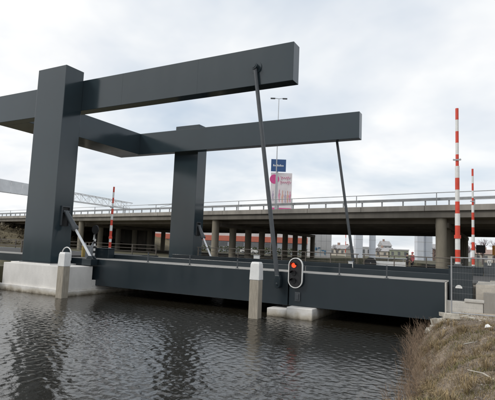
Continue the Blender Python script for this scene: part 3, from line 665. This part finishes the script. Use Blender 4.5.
# pale towers of a distant lift bridge
M['towerw'] = mat('white_tower', (0.62, 0.65, 0.70), 0.6, 0.06, .5)
for pa, pb, d, lab in ((355.5, 362.5, 130, 'leftmost pale tower seen under the viaduct, beside the hanger rod'), (370.5, 375.5, 131, 'slimmer pale tower second from the hanger rod'), (416, 422.5, 130, 'pale tower rising behind the two people'), (424.5, 431, 131, 'pale tower nearest the thick viaduct column')):
    c = at((pa + pb) / 2, d); wd = (pb - pa) * d / 462.55
    o = empty('lift_tower', (c[0], c[1], 2), lab, 'tower', 'pale towers of a distant lift bridge')
    MB().rbox(c, wd, wd * 1.2, 1.5, 12.6, .49).build('shaft', 'towerw', o, bevel=.05)
    MB().rbox(c, wd * 1.15, wd * 1.35, 12.602, 13.3, .49).build('cap', 'facade_g', o)
    for z in (4.5, 7, 9.5): MB().rbox(c, wd + .03, wd * 1.2 + .03, z, z + .12, .49).build('joint_band', 'facade_w', o)
# thin red and white radio mast
c = at(346.5, 150); RM = empty('radio_mast', (c[0], c[1], 2), 'thin red and white mast standing left of the far hanger rod', 'mast')
for i in range(8): MB().tube((c[0], c[1], 2 + i * 1.2), (c[0], c[1], 3.2 + i * 1.2), .13, .13, 6).build('red_band' if i % 2 else 'white_band', 'red' if i % 2 else 'white_paint', RM)

# ------------------------------------------------------------------ bare trees
def bare_tree(c, h, label, seed, mt='twig'):
    r = random.Random(seed); t = empty('bare_tree', (c[0], c[1], 2), label, 'tree', 'leafless trees beyond the viaduct')
    tr = MB(); cr_ = MB()
    def grow(p, d, ln, rad, lev):
        q_ = p + d * ln
        (tr if lev < 2 else cr_).tube(p, q_, rad, rad * .68, 5 if lev < 2 else 3, caps=False)
        if lev >= 5: return
        for _ in range(3 if lev < 4 else 4):
            nd = (d + Vector((r.gauss(0, .5), r.gauss(0, .5), r.gauss(.15, .3)))).normalized()
            grow(p + d * ln * r.uniform(.55, 1), nd, ln * r.uniform(.6, .82), rad * .62, lev + 1)
    grow(Vector((c[0], c[1], 1.9)), Vector((0, 0, 1)), h * .27, h * .022, 0)
    tr.build('trunk', 'twig', t, fix=False); cr_.build('crown', mt, t, fix=False)
M['twigp'] = mat('purple_twig', (0.20, 0.15, 0.17), 0.95, 0.3, 2, island=0.3)
bare_tree(at(452, 118), 6.5, 'small bare tree behind the tall nearest barrier', 3, 'twigp')
bare_tree(at(466, 105), 7.0, 'bare tree between the two right-hand barriers', 4, 'twigp')
bare_tree(at(482, 100), 7.5, 'bare tree above the black board at the right', 5, 'twigp')
bare_tree(at(493, 108), 7.5, 'bare tree at the right edge of the picture', 6, 'twigp')
bare_tree(at(434, 120), 6.0, 'bare bush-like tree left of the thick viaduct column', 8)
bare_tree(at(380, 168), 6.0, 'small bare tree before the beige gabled house', 9)
bare_tree(at(338, 150), 5.0, 'small bare tree right of the graffiti block', 10)

pts = []
for i in range(260):
    t = rng.random(); y = 14 + 34 * rng.random(); x = -50 - 22 * t; z0 = 1.9 + 4.6 * t ** .9 * (1 if y > 18 else (y - 4) / 14)
    for k in range(26):
        rr = rng.normal(0, .45, 3); pts.append((x + rr[0], y + rr[1], z0 + .35 + abs(rr[2]) * .8))
o = leafmass('scrub', 'scrubm', pts, .22, kind='stuff'); tag(o, 'brown scrub growing on the slope at the left end of the viaduct', 'scrub')
# ------------------------------------------------------------------ things on the far quay
WB = empty('barrier_block', (15.9, 16.3, 2.0), 'long white concrete barrier block beyond the bridge railing', 'barrier')
Ln, q = frame2((14.75, 15.75), (17.0, 16.85))
b = MB(); b.prism([(0, 2.0), (.45, 2.0), (.3, 2.25), (.26, 2.86), (.19, 2.86), (.15, 2.25)], lambda u, v, k: q(k * Ln, v, u - .2)); b.build('block', 'white_paint', WB)
b = MB(); b.tube(q(-.3, 3.1, .6), q(Ln + .3, 3.1, .6), .06, .06, 8); 
for u in (0, Ln / 2, Ln): b.tube(q(u, 2.0, .6), q(u, 3.1, .6), .04, .04, 6)
b.build('rail', 'galv', WB)
DR = empty('cable_drum', (14.75, 15.85, 2.0), 'dark round cable drum standing left of the white barrier block', 'drum')
dv = Vector((0.30, -0.95, 0)); c0 = Vector((14.42, 15.65, 2.66))
for s2 in (-.22, .22): MB().tube(c0 + dv * (s2 - .03), c0 + dv * (s2 + .03), .46, .46, 26).build('flange', 'black', DR)
MB().tube(c0 - dv * .19, c0 + dv * .19, .3, .3, 18).build('cable', 'steel_dark', DR)
MB().tube(c0 - dv * .26, c0 + dv * .26, .05, .05, 8).build('axle', 'galv', DR)
MB().box(c0.x - .45, c0.y - .3, 2.0, c0.x + .45, c0.y + .3, 2.2).build('cradle', 'rust_rail', DR)
CB = empty('switch_box', (13.3, 14.2, 2.3), 'small white box on the deck beside the far hanger rod', 'box')
MB().rbox((13.15, 14.3), .34, .3, 2.312, 2.72, .4).build('housing', 'white_paint', CB, bevel=.02); MB().rbox((13.15, 14.3), .40, .36, 2.721, 2.76, .4).build('lid', 'grey_box', CB)
CB2 = empty('switch_box', (5.2, 14.2, 2.3), 'small white box on the deck left of the nearer fender pile', 'box')
MB().rbox((4.95, 13.6), .5, .4, 2.312, 2.86, .3).build('housing', 'white_paint', CB2, bevel=.02); MB().rbox((4.95, 13.6), .56, .46, 2.861, 2.9, .3).build('lid', 'grey_box', CB2)

def person(x, y, z, yaw, label, coat, trousers, hat=None, h=1.7):
    k = h / 1.75
    J = {'pel': (0, 0, .95), 'sp': (0, 0, 1.15), 'ch': (0, 0, 1.35), 'nk': (0, 0, 1.5), 'hd': (0, .02, 1.62), 'tp': (0, .01, 1.73),
         'hl': (.1, 0, .9), 'kl': (.11, .03, .5), 'al': (.12, 0, .09), 'fl': (.13, .16, .04), 'hr': (-.1, 0, .9), 'kr': (-.11, .06, .5), 'ar': (-.12, -.04, .09), 'fr': (-.13, .12, .04),
         'sl': (.19, 0, 1.42), 'el': (.27, -.02, 1.14), 'wl': (.24, .14, .92), 'ml': (.23, .19, .86), 'sr': (-.19, 0, 1.42), 'er': (-.27, -.03, 1.14), 'wr': (-.25, .12, .91), 'mr': (-.24, .17, .85)}
    R_ = dict(pel=.16, sp=.145, ch=.165, nk=.06, hd=.1, tp=.075, hl=.095, kl=.062, al=.045, fl=.04, hr=.095, kr=.062, ar=.045, fr=.04, sl=.075, el=.052, wl=.036, ml=.034, sr=.075, er=.052, wr=.036, mr=.034)
    E = [('pel', 'sp'), ('sp', 'ch'), ('ch', 'nk'), ('nk', 'hd'), ('hd', 'tp'), ('pel', 'hl'), ('hl', 'kl'), ('kl', 'al'), ('al', 'fl'), ('pel', 'hr'), ('hr', 'kr'), ('kr', 'ar'), ('ar', 'fr'),
         ('ch', 'sl'), ('sl', 'el'), ('el', 'wl'), ('wl', 'ml'), ('ch', 'sr'), ('sr', 'er'), ('er', 'wr'), ('wr', 'mr')]
    for sd2, m_, s3 in (('l', 'ml', 1), ('r', 'mr', -1)):
        bx_, by_, bz_ = J[m_]
        for i in range(4):
            J[f'f{sd2}{i}'] = (bx_ + (i - 1.5) * .018 - s3 * .01, by_ + .05, bz_ - .05 - .008 * (1.5 - abs(i - 1.5))); R_[f'f{sd2}{i}'] = .009; E.append((m_, f'f{sd2}{i}'))
        J['t' + sd2] = (bx_ - s3 * .045, by_ + .01, bz_ + .0); R_['t' + sd2] = .01; E.append(('w' + sd2, 't' + sd2))
    names = list(J); ix = {n_: i for i, n_ in enumerate(names)}
    me = bpy.data.meshes.new('tmp'); me.from_pydata([tuple(c_ * k for c_ in J[n_]) for n_ in names], [(ix[a], ix[b_]) for a, b_ in E], [])
    o = bpy.data.objects.new('tmp', me); COL.objects.link(o); md = o.modifiers.new('s', 'SKIN'); 
    for i, n_ in enumerate(names): me.skin_vertices[0].data[i].radius = (R_[n_] * k, R_[n_] * k * (.75 if n_ in ('pel', 'sp', 'ch') else 1)); me.skin_vertices[0].data[i].use_root = (n_ == 'pel')
    o.modifiers.new('ss', 'SUBSURF').levels = 1
    dg = bpy.context.evaluated_depsgraph_get(); me2 = bpy.data.meshes.new_from_object(o.evaluated_get(dg)); bpy.data.objects.remove(o)
    me2.name = 'person'; ob = bpy.data.objects.new('person', me2); COL.objects.link(ob); me2.materials.clear()
    for m_ in (M['skin'], coat, trousers, M['black']): me2.materials.append(m_)
    for p_ in me2.polygons:
        c_ = p_.center / k; mi = 0
        if c_.z < .1: mi = 3
        elif c_.z < .95 and abs(c_.x) < .2 and c_.y < .13: mi = 2
        elif c_.z < .9: mi = 0
        elif c_.z < 1.49: mi = 1
        p_.material_index = mi; p_.use_smooth = True
    ob.location = (x, y, z); ob.rotation_euler = (0, 0, yaw); tag(ob, label, 'person', 'people standing beyond the bridge')
    hb = MB()
    for i in range(60):
        pass
    n1_, n2_ = 8, 12; vs_ = []; fs_ = []
    for i in range(n1_):
        th = math.pi * .58 * i / (n1_ - 1)
        for j in range(n2_):
            ph = 2 * math.pi * j / n2_; rr = .108 * (1 + .04 * math.sin(3 * ph)); vs_.append((rr * math.sin(th) * math.cos(ph) * k, (-.012 + 1.08 * rr * math.sin(th) * math.sin(ph)) * k, (1.665 + .105 * math.cos(th)) * k))
    for i in range(n1_ - 1):
        for j in range(n2_): fs_.append((i * n2_ + j, i * n2_ + (j + 1) % n2_, (i + 1) * n2_ + (j + 1) % n2_, (i + 1) * n2_ + j))
    h_ = MB().add(vs_, fs_).build('hair', hat or 'black', None, smooth=True); h_.parent = ob
    return ob
M['skin'] = mat('skin', (0.42, 0.25, 0.18), 0.6, 0.1, 5)
M['redcoat'] = mat('red_white_jacket', (0.36, 0.02, 0.03), 0.8, 0.2, 9, col2=(0.52, 0.24, 0.24))
M['darkcoat'] = mat('dark_jacket', (0.03, 0.03, 0.035), 0.8, 0.3, 6)
M['trous'] = mat('dark_trousers', (0.022, 0.022, 0.026), 0.85, 0.3, 6)
person(17.15, 19.4, 2.0, 2.2, 'person in a red and white jacket beyond the bridge deck', M['redcoat'], M['trous'], M['redcoat'], 1.72)
person(16.75, 19.2, 2.0, -1.2, 'person in dark clothes beside the one in red, beyond the bridge deck', M['darkcoat'], M['trous'], None, 1.60)

# ------------------------------------------------------------------ small roadside things, left
SG = empty('road_signal', (-2.0, 1.35, 2.31), 'black and white banded signal post with round backing board', 'traffic light')
for i in range(9): MB().tube((-2.0, 1.35, 2.31 + i * .17), (-2.0, 1.35, 2.48 + i * .17), .075, .075, 10).build('white_band' if i % 2 else 'black_band', 'white_paint' if i % 2 else 'black', SG)
MB().tube((-2.0, 1.35, 3.84), (-2.0, 1.35, 4.2), .04, .04, 8).build('neck', 'black', SG)
MB().tube((-2.0, 1.28, 4.35), (-2.0, 1.35, 4.35), .32, .32, 24).build('backing_board', 'black', SG)
MB().prism([(-.05, 3.6), (.12, 3.6), (.02, 4.0)], lambda u, v, k: (-2.0 + u, 1.2 + k * .02, v)).build('arrow_plate', 'white_paint', SG)
MB().prism([(-.22, 3.1), (.0, 3.15), (.05, 3.5)], lambda u, v, k: (-2.0 + u, 1.15 + k * .02, v)).build('arrow_plate', 'grey_box', SG)
KC = empty('control_cabinet', (-3.0, 1.7, 2.31), 'pale grey control cabinet behind the near piston', 'cabinet')
MB().box(-2.95, 1.4, 2.312, -2.45, 1.9, 3.12).build('body', 'grey_box', KC, bevel=.02); MB().box(-3.0, 1.35, 3.121, -2.4, 1.95, 3.17).build('roof', 'white_paint', KC); MB().box(-2.9, 1.385, 2.4, -2.5, 1.398, 3.05).build('door', 'facade_g', KC)
YP = empty('marker_post', (-4.2, 1.5, 2.31), 'ochre marker post with pale top beside the near column', 'post')
MB().tube((-3.75, 2.0, 2.31), (-3.75, 2.0, 3.15), .16, .16, 12).build('shaft', 'yellow', YP, smooth=True); MB().tube((-3.75, 2.0, 3.152), (-3.75, 2.0, 3.35), .17, .12, 12).build('top', 'grey_box', YP)

# ------------------------------------------------------------------ right: site fences, boards
def site_fence(x0, y0, x1, y1, z, label):
    Ln, q = frame2((x0, y0), (x1, y1)); o = empty('site_fence', (x0, y0, z), label, 'fence', 'temporary mesh fences')
    for u in (0.0, Ln): MB().tube(q(u, z - .02), q(u, z + 2.12), .024, .024, 10).build('post', 'galv', o)
    for zz in (z + .16, z + 2.09): MB().tube(q(0, zz), q(Ln, zz), .019, .019, 8).build('rail', 'galv', o)
    b = MB()
    for u in np.arange(.05, Ln, .05): b.tube(q(u, z + .16), q(u, z + 2.09), .0022, .0022, 3, caps=False)
    for zz in np.arange(z + .36, z + 2.0, .24): b.tube(q(0, zz, .005), q(Ln, zz, .005), .0028, .0028, 3, caps=False)
    b.build('mesh', 'galv', o, kind='stuff')
    for u in (0.0, Ln):
        p = q(u, z); MB().rbox((p[0], p[1]), .55, .24, z - .06, z + .13, .25, .85).build('foot_block', 'rock', o, bevel=.02)
    return o
site_fence(22.17, -4.95, 25.65, -4.8, 1.37, 'galvanised mesh site fence on the right bank, end nearest the water')
site_fence(23.55, 3.0, 27.0, 3.6, 2.245, 'mesh site fence farther back on the road at the right edge')
BKB = empty('black_board', (22.1, 30, 2), 'small black board on posts under the viaduct, right of the barriers', 'sign')
MB().box(21.75, 30, 3.95, 22.6, 30.06, 4.75).build('board', 'black', BKB); [MB().tube((u, 30.1, 2), (u, 30.1, 4.7), .04, .04, 6).build('post', 'galv', BKB) for u in (21.9, 22.45)]
WS = empty('white_sign', (23.3, 18, 2), 'small white sign with a dark zigzag mark behind the site fence', 'sign')
MB().box(22.95, 18, 2.9, 23.22, 18.04, 3.3).build('board', 'white_paint', WS)
b = MB()
for a, c_ in (((22.98, 2.95), (23.06, 3.25)), ((23.06, 3.25), (23.11, 2.95)), ((23.11, 2.95), (23.19, 3.25))): b.tube((a[0], 17.99, a[1]), (c_[0], 17.99, c_[1]), .014, .014, 5)
b.build('mark', 'black', WS); MB().box(22.7, 18.05, 2.0, 23.5, 18.4, 3.1).build('plinth', 'steel_dark', WS)
OB = empty('orange_board', (23.7, 26, 2), 'orange work board cut by the right edge of the picture', 'sign')
M['orange'] = mat('orange_paint', (0.62, 0.25, 0.03), 0.5, 0.1, 3)
MB().box(23.25, 26, 3.75, 24.4, 26.08, 4.65).build('board', 'orange', OB); [MB().tube((u, 26.1, 2), (u, 26.1, 4.6), .04, .04, 6).build('post', 'galv', OB) for u in (23.5, 24.2)]
RP = empty('marker_pole', (18.9, 20, 2), 'thin red and white marker pole beside the thick viaduct column', 'pole')
c = at(450, 46)
for i in range(8): MB().tube((c[0], c[1], 2 + i * .4), (c[0], c[1], 2.4 + i * .4), .05, .05, 8).build('red_band' if i % 2 else 'white_band', 'red' if i % 2 else 'white_paint', RP)
# parked car under the viaduct, in front of the hedge
def car(c, yaw, label):
    o = empty('car', (c[0], c[1], 2.0), label, 'car'); ca, sa = math.cos(yaw), math.sin(yaw)
    Q = lambda x, y, z: (c[0] + x * ca - y * sa, c[1] + x * sa + y * ca, 2.0 + z)
    prof = [(-2.1, .35), (2.1, .35), (2.15, .75), (1.9, .9), (1.0, 1.0), (.45, 1.42), (-1.0, 1.46), (-1.75, 1.02), (-2.1, .92)]
    MB().prism(prof, lambda u, v, k: Q(u, -.85 + 1.7 * k, v)).build('body', 'white_paint', o, bevel=.05)
    for s2 in (-.856, .852): MB().prism([(-1.55, 1.02), (.85, 1.0), (.4, 1.36), (-.95, 1.39)], lambda u, v, k: Q(u, s2 + .006 * k, v)).build('window', 'glassd', o)
    for wx in (-1.3, 1.3):
        for wy in (-.87, .67):
            tq = MB().tube(Q(wx, wy, .32), Q(wx, wy + .2, .32), .32, .32, 16).build('wheel', 'black', o); MB().tube(Q(wx, wy - .01, .32), Q(wx, wy + .21, .32), .18, .18, 12).build('rim', 'galv', tq)
    for wy in (-.65, .65): MB().tube(Q(2.12, wy, .72), Q(2.17, wy, .72), .1, .1, 10).build('headlight', 'chrome', o)
car(at(251, 116), .25, 'white car parked by the hedge under the viaduct')

# ------------------------------------------------------------------ bank: stones, dry grass, reeds
def rock(x, y, z, s, seed):
    r = random.Random(seed); bm = bmesh.new(); bmesh.ops.create_icosphere(bm, subdivisions=1, radius=1)
    for v in bm.verts:
        v.co = Vector((max(-.7, min(.7, v.co.x)), max(-.7, min(.7, v.co.y)), max(-.6, min(.6, v.co.z)))) * r.uniform(.85, 1.1)
    me = bpy.data.meshes.new('concrete_lump'); bm.to_mesh(me); bm.free(); me.materials.append(M['rock'])
    o = bpy.data.objects.new('concrete_lump', me); COL.objects.link(o); o.location = (x, y, z); o.scale = (s[0], s[1], s[2]); o.rotation_euler = (r.uniform(-.25, .25), r.uniform(-.25, .25), r.uniform(0, 3)); return o
rk = [(21.15, -.35, .55, (.36, .3, .3), 'pale broken concrete lump touching the girder end'), (21.05, -1.1, .22, (.3, .4, .25), 'broken concrete lump lowest at the waterline by the bridge end'),
      (21.65, -1.2, .72, (.42, .5, .24), 'flat concrete slab piece on the bank below the cabinet'), (21.55, -2.4, .58, (.28, .3, .22), 'grey stone on the bank among dry grass near the bridge'),
      (22.3, -1.9, 1.02, (.6, .45, .16), 'flat grey slab on the bank between fence foot and girder'), (21.35, -3.5, .35, (.22, .26, .18), 'small stone half hidden by reeds at the waterline'),
      (22.75, -3.6, 1.22, (.24, .2, .12), 'small stone on sandy ground behind the fence foot')]
rk += [(21.5, -.55, .92, (.3, .26, .2), 'pale square concrete piece against the kerb block'), (22.05, -.75, 1.04, (.36, .24, .17), 'pale flat concrete piece in front of the kerb block'),
       (21.3, -1.9, .5, (.26, .3, .2), 'pale broken piece between the reeds and the fence foot'), (22.75, -1.3, 1.06, (.3, .34, .12), 'thin pale slab behind the fence mesh'), (21.95, -3.0, .98, (.28, .22, .16), 'pale angular lump just behind the fence foot')]
for i, (x, y, z, s, lab) in enumerate(rk): tag(rock(x, y, z, s, i), lab, 'lump', 'broken concrete on the right bank')
def blades(name, m, n, region, hgt, wid, lean, dens=None):
    V = []; F = []
    x0, x1, y0, y1 = region; k = 0; tries = 0
    while k < n and tries < n * 6:
        tries += 1
        x = random.uniform(x0, x1); y = random.uniform(y0, y1)
        if dens and random.random() > dens(x, y): continue
        z = bank_z(x, y)
        if z < .02: continue
        a = random.uniform(0, 6.283); h = hgt * random.uniform(.4, 1.3); w_ = wid * random.uniform(.6, 1.4)
        lx, ly = random.gauss(0, lean) * h, random.gauss(0, lean) * h
        ca, sa = math.cos(a) * w_, math.sin(a) * w_
        i = len(V)
        V += [(x - ca, y - sa, z - .02), (x + ca, y + sa, z - .02), (x + lx * .45 - ca * .7, y + ly * .45 - sa * .7, z + h * .6), (x + lx * .45 + ca * .7, y + ly * .45 + sa * .7, z + h * .6), (x + lx, y + ly, z + h * .9)]
        F += [(i, i + 1, i + 3, i + 2), (i + 2, i + 3, i + 4)]; k += 1
    b = MB(); b.v = V; b.f = F; b.m = [0] * len(F)
    o = b.build(name, m, fix=False, kind='stuff'); return o
def patch(x, y, f=1.0, ph=0.0):
    v = math.sin(x * 3.1 * f + ph) * math.sin(y * 2.3 * f + ph * 2) + .6 * math.sin(x * 6.3 * f - y * 5.1 * f + ph); return v
sand = lambda x, y: 1.0 if (y < -6.5 or x < 21.9) else .12
o = blades('dry_grass', 'grassm', 20000, (20.9, 26, -19, -.4), .10, .0045, .75, lambda x, y: sand(x, y) * (1 if patch(x, y) > -.2 else .25)); tag(o, 'short straw-coloured dry grass covering the right bank', 'grass')
o = blades('green_grass', 'mossgrass', 13000, (21.0, 26, -19, -.6), .085, .0045, .6, lambda x, y: sand(x, y) * (1 if patch(x, y, .8, 2) > .3 else .03)); tag(o, 'mossy green grass patches on the right bank', 'grass')
o = blades('dead_litter', 'litterm', 26000, (20.95, 26, -19, -.3), .035, .006, 3.2, lambda x, y: 1 if (y < -5 or x < 22) else .3); tag(o, 'grey-brown flattened dead stalks matted over the right bank', 'dead grass')
def tufts():
    V = []; F = []
    for _ in range(230):
        y0_ = random.uniform(-17, -2.2); x0_ = random.uniform(21.2, 25.2)
        if (y0_ > -6 and x0_ > 22.2) or random.random() < max(0, (x0_ - 22.0) * .42): continue
        ln0 = random.uniform(.12, .30)
        for k in range(46):
            a = random.uniform(0, 6.283); rr = abs(random.gauss(0, .05)); x = x0_ + rr * math.cos(a); y = y0_ + rr * math.sin(a); z = bank_z(x, y)
            if z < .05: continue
            ln = ln0 * random.uniform(.5, 1.2); sp_ = random.uniform(.3, 1.1); w_ = .0045 * random.uniform(.6, 1.4); b2 = a + 1.57
            cx_, cy_ = math.cos(b2) * w_, math.sin(b2) * w_; ox, oy = math.cos(a) * ln * sp_, math.sin(a) * ln * sp_; i = len(V)
            V += [(x - cx_, y - cy_, z - .02), (x + cx_, y + cy_, z - .02), (x + ox * .5 - cx_, y + oy * .5 - cy_, z + ln * .75), (x + ox * .5 + cx_, y + oy * .5 + cy_, z + ln * .75), (x + ox * 1.1, y + oy * 1.1, z + ln * .62)]
            F += [(i, i + 1, i + 3, i + 2), (i + 2, i + 3, i + 4)]
    b = MB(); b.v = V; b.f = F; b.m = [0] * len(F); o = b.build('grass_tufts', 'grassm', fix=False, kind='stuff'); tag(o, 'shaggy arching tufts of dead grass on the right bank', 'grass')
tufts()
def pebbles():
    V = []; F = []
    ico = [(0, 0, 1), (.9, 0, .1), (.28, .85, .15), (-.72, .53, .05), (-.72, -.53, .12), (.28, -.85, 0), (0, 0, -.7)]
    fi = [(0, 1, 2), (0, 2, 3), (0, 3, 4), (0, 4, 5), (0, 5, 1), (6, 2, 1), (6, 3, 2), (6, 4, 3), (6, 5, 4), (6, 1, 5)]
    for _ in range(5200):
        x = random.uniform(21.2, 25.5); y = random.uniform(-18, -.4); z = bank_z(x, y)
        if z < .05: continue
        r = .006 + .02 * random.random() ** 3 + (.04 * random.random() if random.random() < .02 else 0); a = random.uniform(0, 6.28); i = len(V)
        sx_, sy_, sz_ = r * random.uniform(.7, 1.5), r * random.uniform(.7, 1.3), r * random.uniform(.5, 1)
        for p in ico:
            px, py, pz = (p[0] + random.uniform(-.2, .2)) * sx_, (p[1] + random.uniform(-.2, .2)) * sy_, p[2] * sz_
            V.append((x + px * math.cos(a) - py * math.sin(a), y + px * math.sin(a) + py * math.cos(a), z + pz + r * .3))
        F.extend([tuple(i + k for k in f) for f in fi])
    b = MB(); b.v = V; b.f = F; b.m = [0] * len(F); o = b.build('gravel', 'gravelm', fix=False, kind='stuff'); tag(o, 'loose grey and brown gravel scattered over the right bank', 'gravel')
pebbles()
def reeds():
    b = MB(); V = []; F = []
    def stem(p, d, ln, r0, lev):
        q_ = p + d * ln; a = d.orthogonal().normalized() * r0; c_ = d.cross(a).normalized() * r0; i = len(V)
        V.extend([tuple(p + a), tuple(p - a * .5 + c_ * .87), tuple(p - a * .5 - c_ * .87), tuple(q_)]); F.extend([(i, i + 1, i + 3), (i + 1, i + 2, i + 3), (i + 2, i, i + 3)])
        if lev < 2:
            for _ in range(5 if lev == 0 else 3):
                nd = (d + Vector((random.gauss(0, .42), random.gauss(0, .42), random.gauss(.1, .25)))).normalized()
                stem(p + d * ln * random.uniform(.25, .95), nd, ln * random.uniform(.25, .5), r0 * .55, lev + 1)
    for _ in range(500):
        y = -15.5 + 14.3 * random.random(); x = 20.75 + bank_shift(y) + abs(random.gauss(0, .45)) + .1
        if random.random() > (1.0 if -13 < y < -3.6 else (.4 if y < -3.6 else .12)): continue
        z = max(bank_z(x, y), -.05)
        stem(Vector((x, y, z - .05)), Vector((random.gauss(-.25, .25), random.gauss(0, .25), 1)).normalized(), random.uniform(.3, .8) * (1 if z < .6 else .5), .0062, 0)
    b.v = V; b.f = F; b.m = [0] * len(F); o = b.build('dry_reeds', 'reed', fix=False, kind='stuff'); tag(o, 'bare brown reeds and twigs along the right waterline', 'reeds')
reeds()
# litter and sticks
for i, (x, y, r_, lab) in enumerate(((23.0, -9.2, .9, 'pale broken stick lying on the dry bank, farther one'), (23.35, -13.2, 2.2, 'pale broken stick lying on the bank near the bottom right corner'))):
    z = bank_z(x, y) + .06; tag(MB().tube((x - .3 * math.cos(r_), y - .3 * math.sin(r_), z), (x, y, z + .03), .016, .014, 7).tube((x, y, z + .03), (x + .34 * math.cos(r_ + .3), y + .34 * math.sin(r_ + .3), z + .01), .014, .007, 7).build('fallen_stick', 'rock'), lab, 'stick')
o = MB(); x, y = 23.35, -7.5; z = bank_z(x, y)
o.add([(x - .09, y - .05, z + .05), (x + .1, y - .07, z + .09), (x + .08, y + .08, z + .07), (x - .07, y + .07, z + .12), (x, y, z + .16)], [(0, 1, 4), (1, 2, 4), (2, 3, 4), (3, 0, 4), (3, 2, 1, 0)]).build('litter_scrap', 'white_paint'); tag(bpy.data.objects['litter_scrap'], 'crumpled white scrap of litter on the right bank', 'litter')
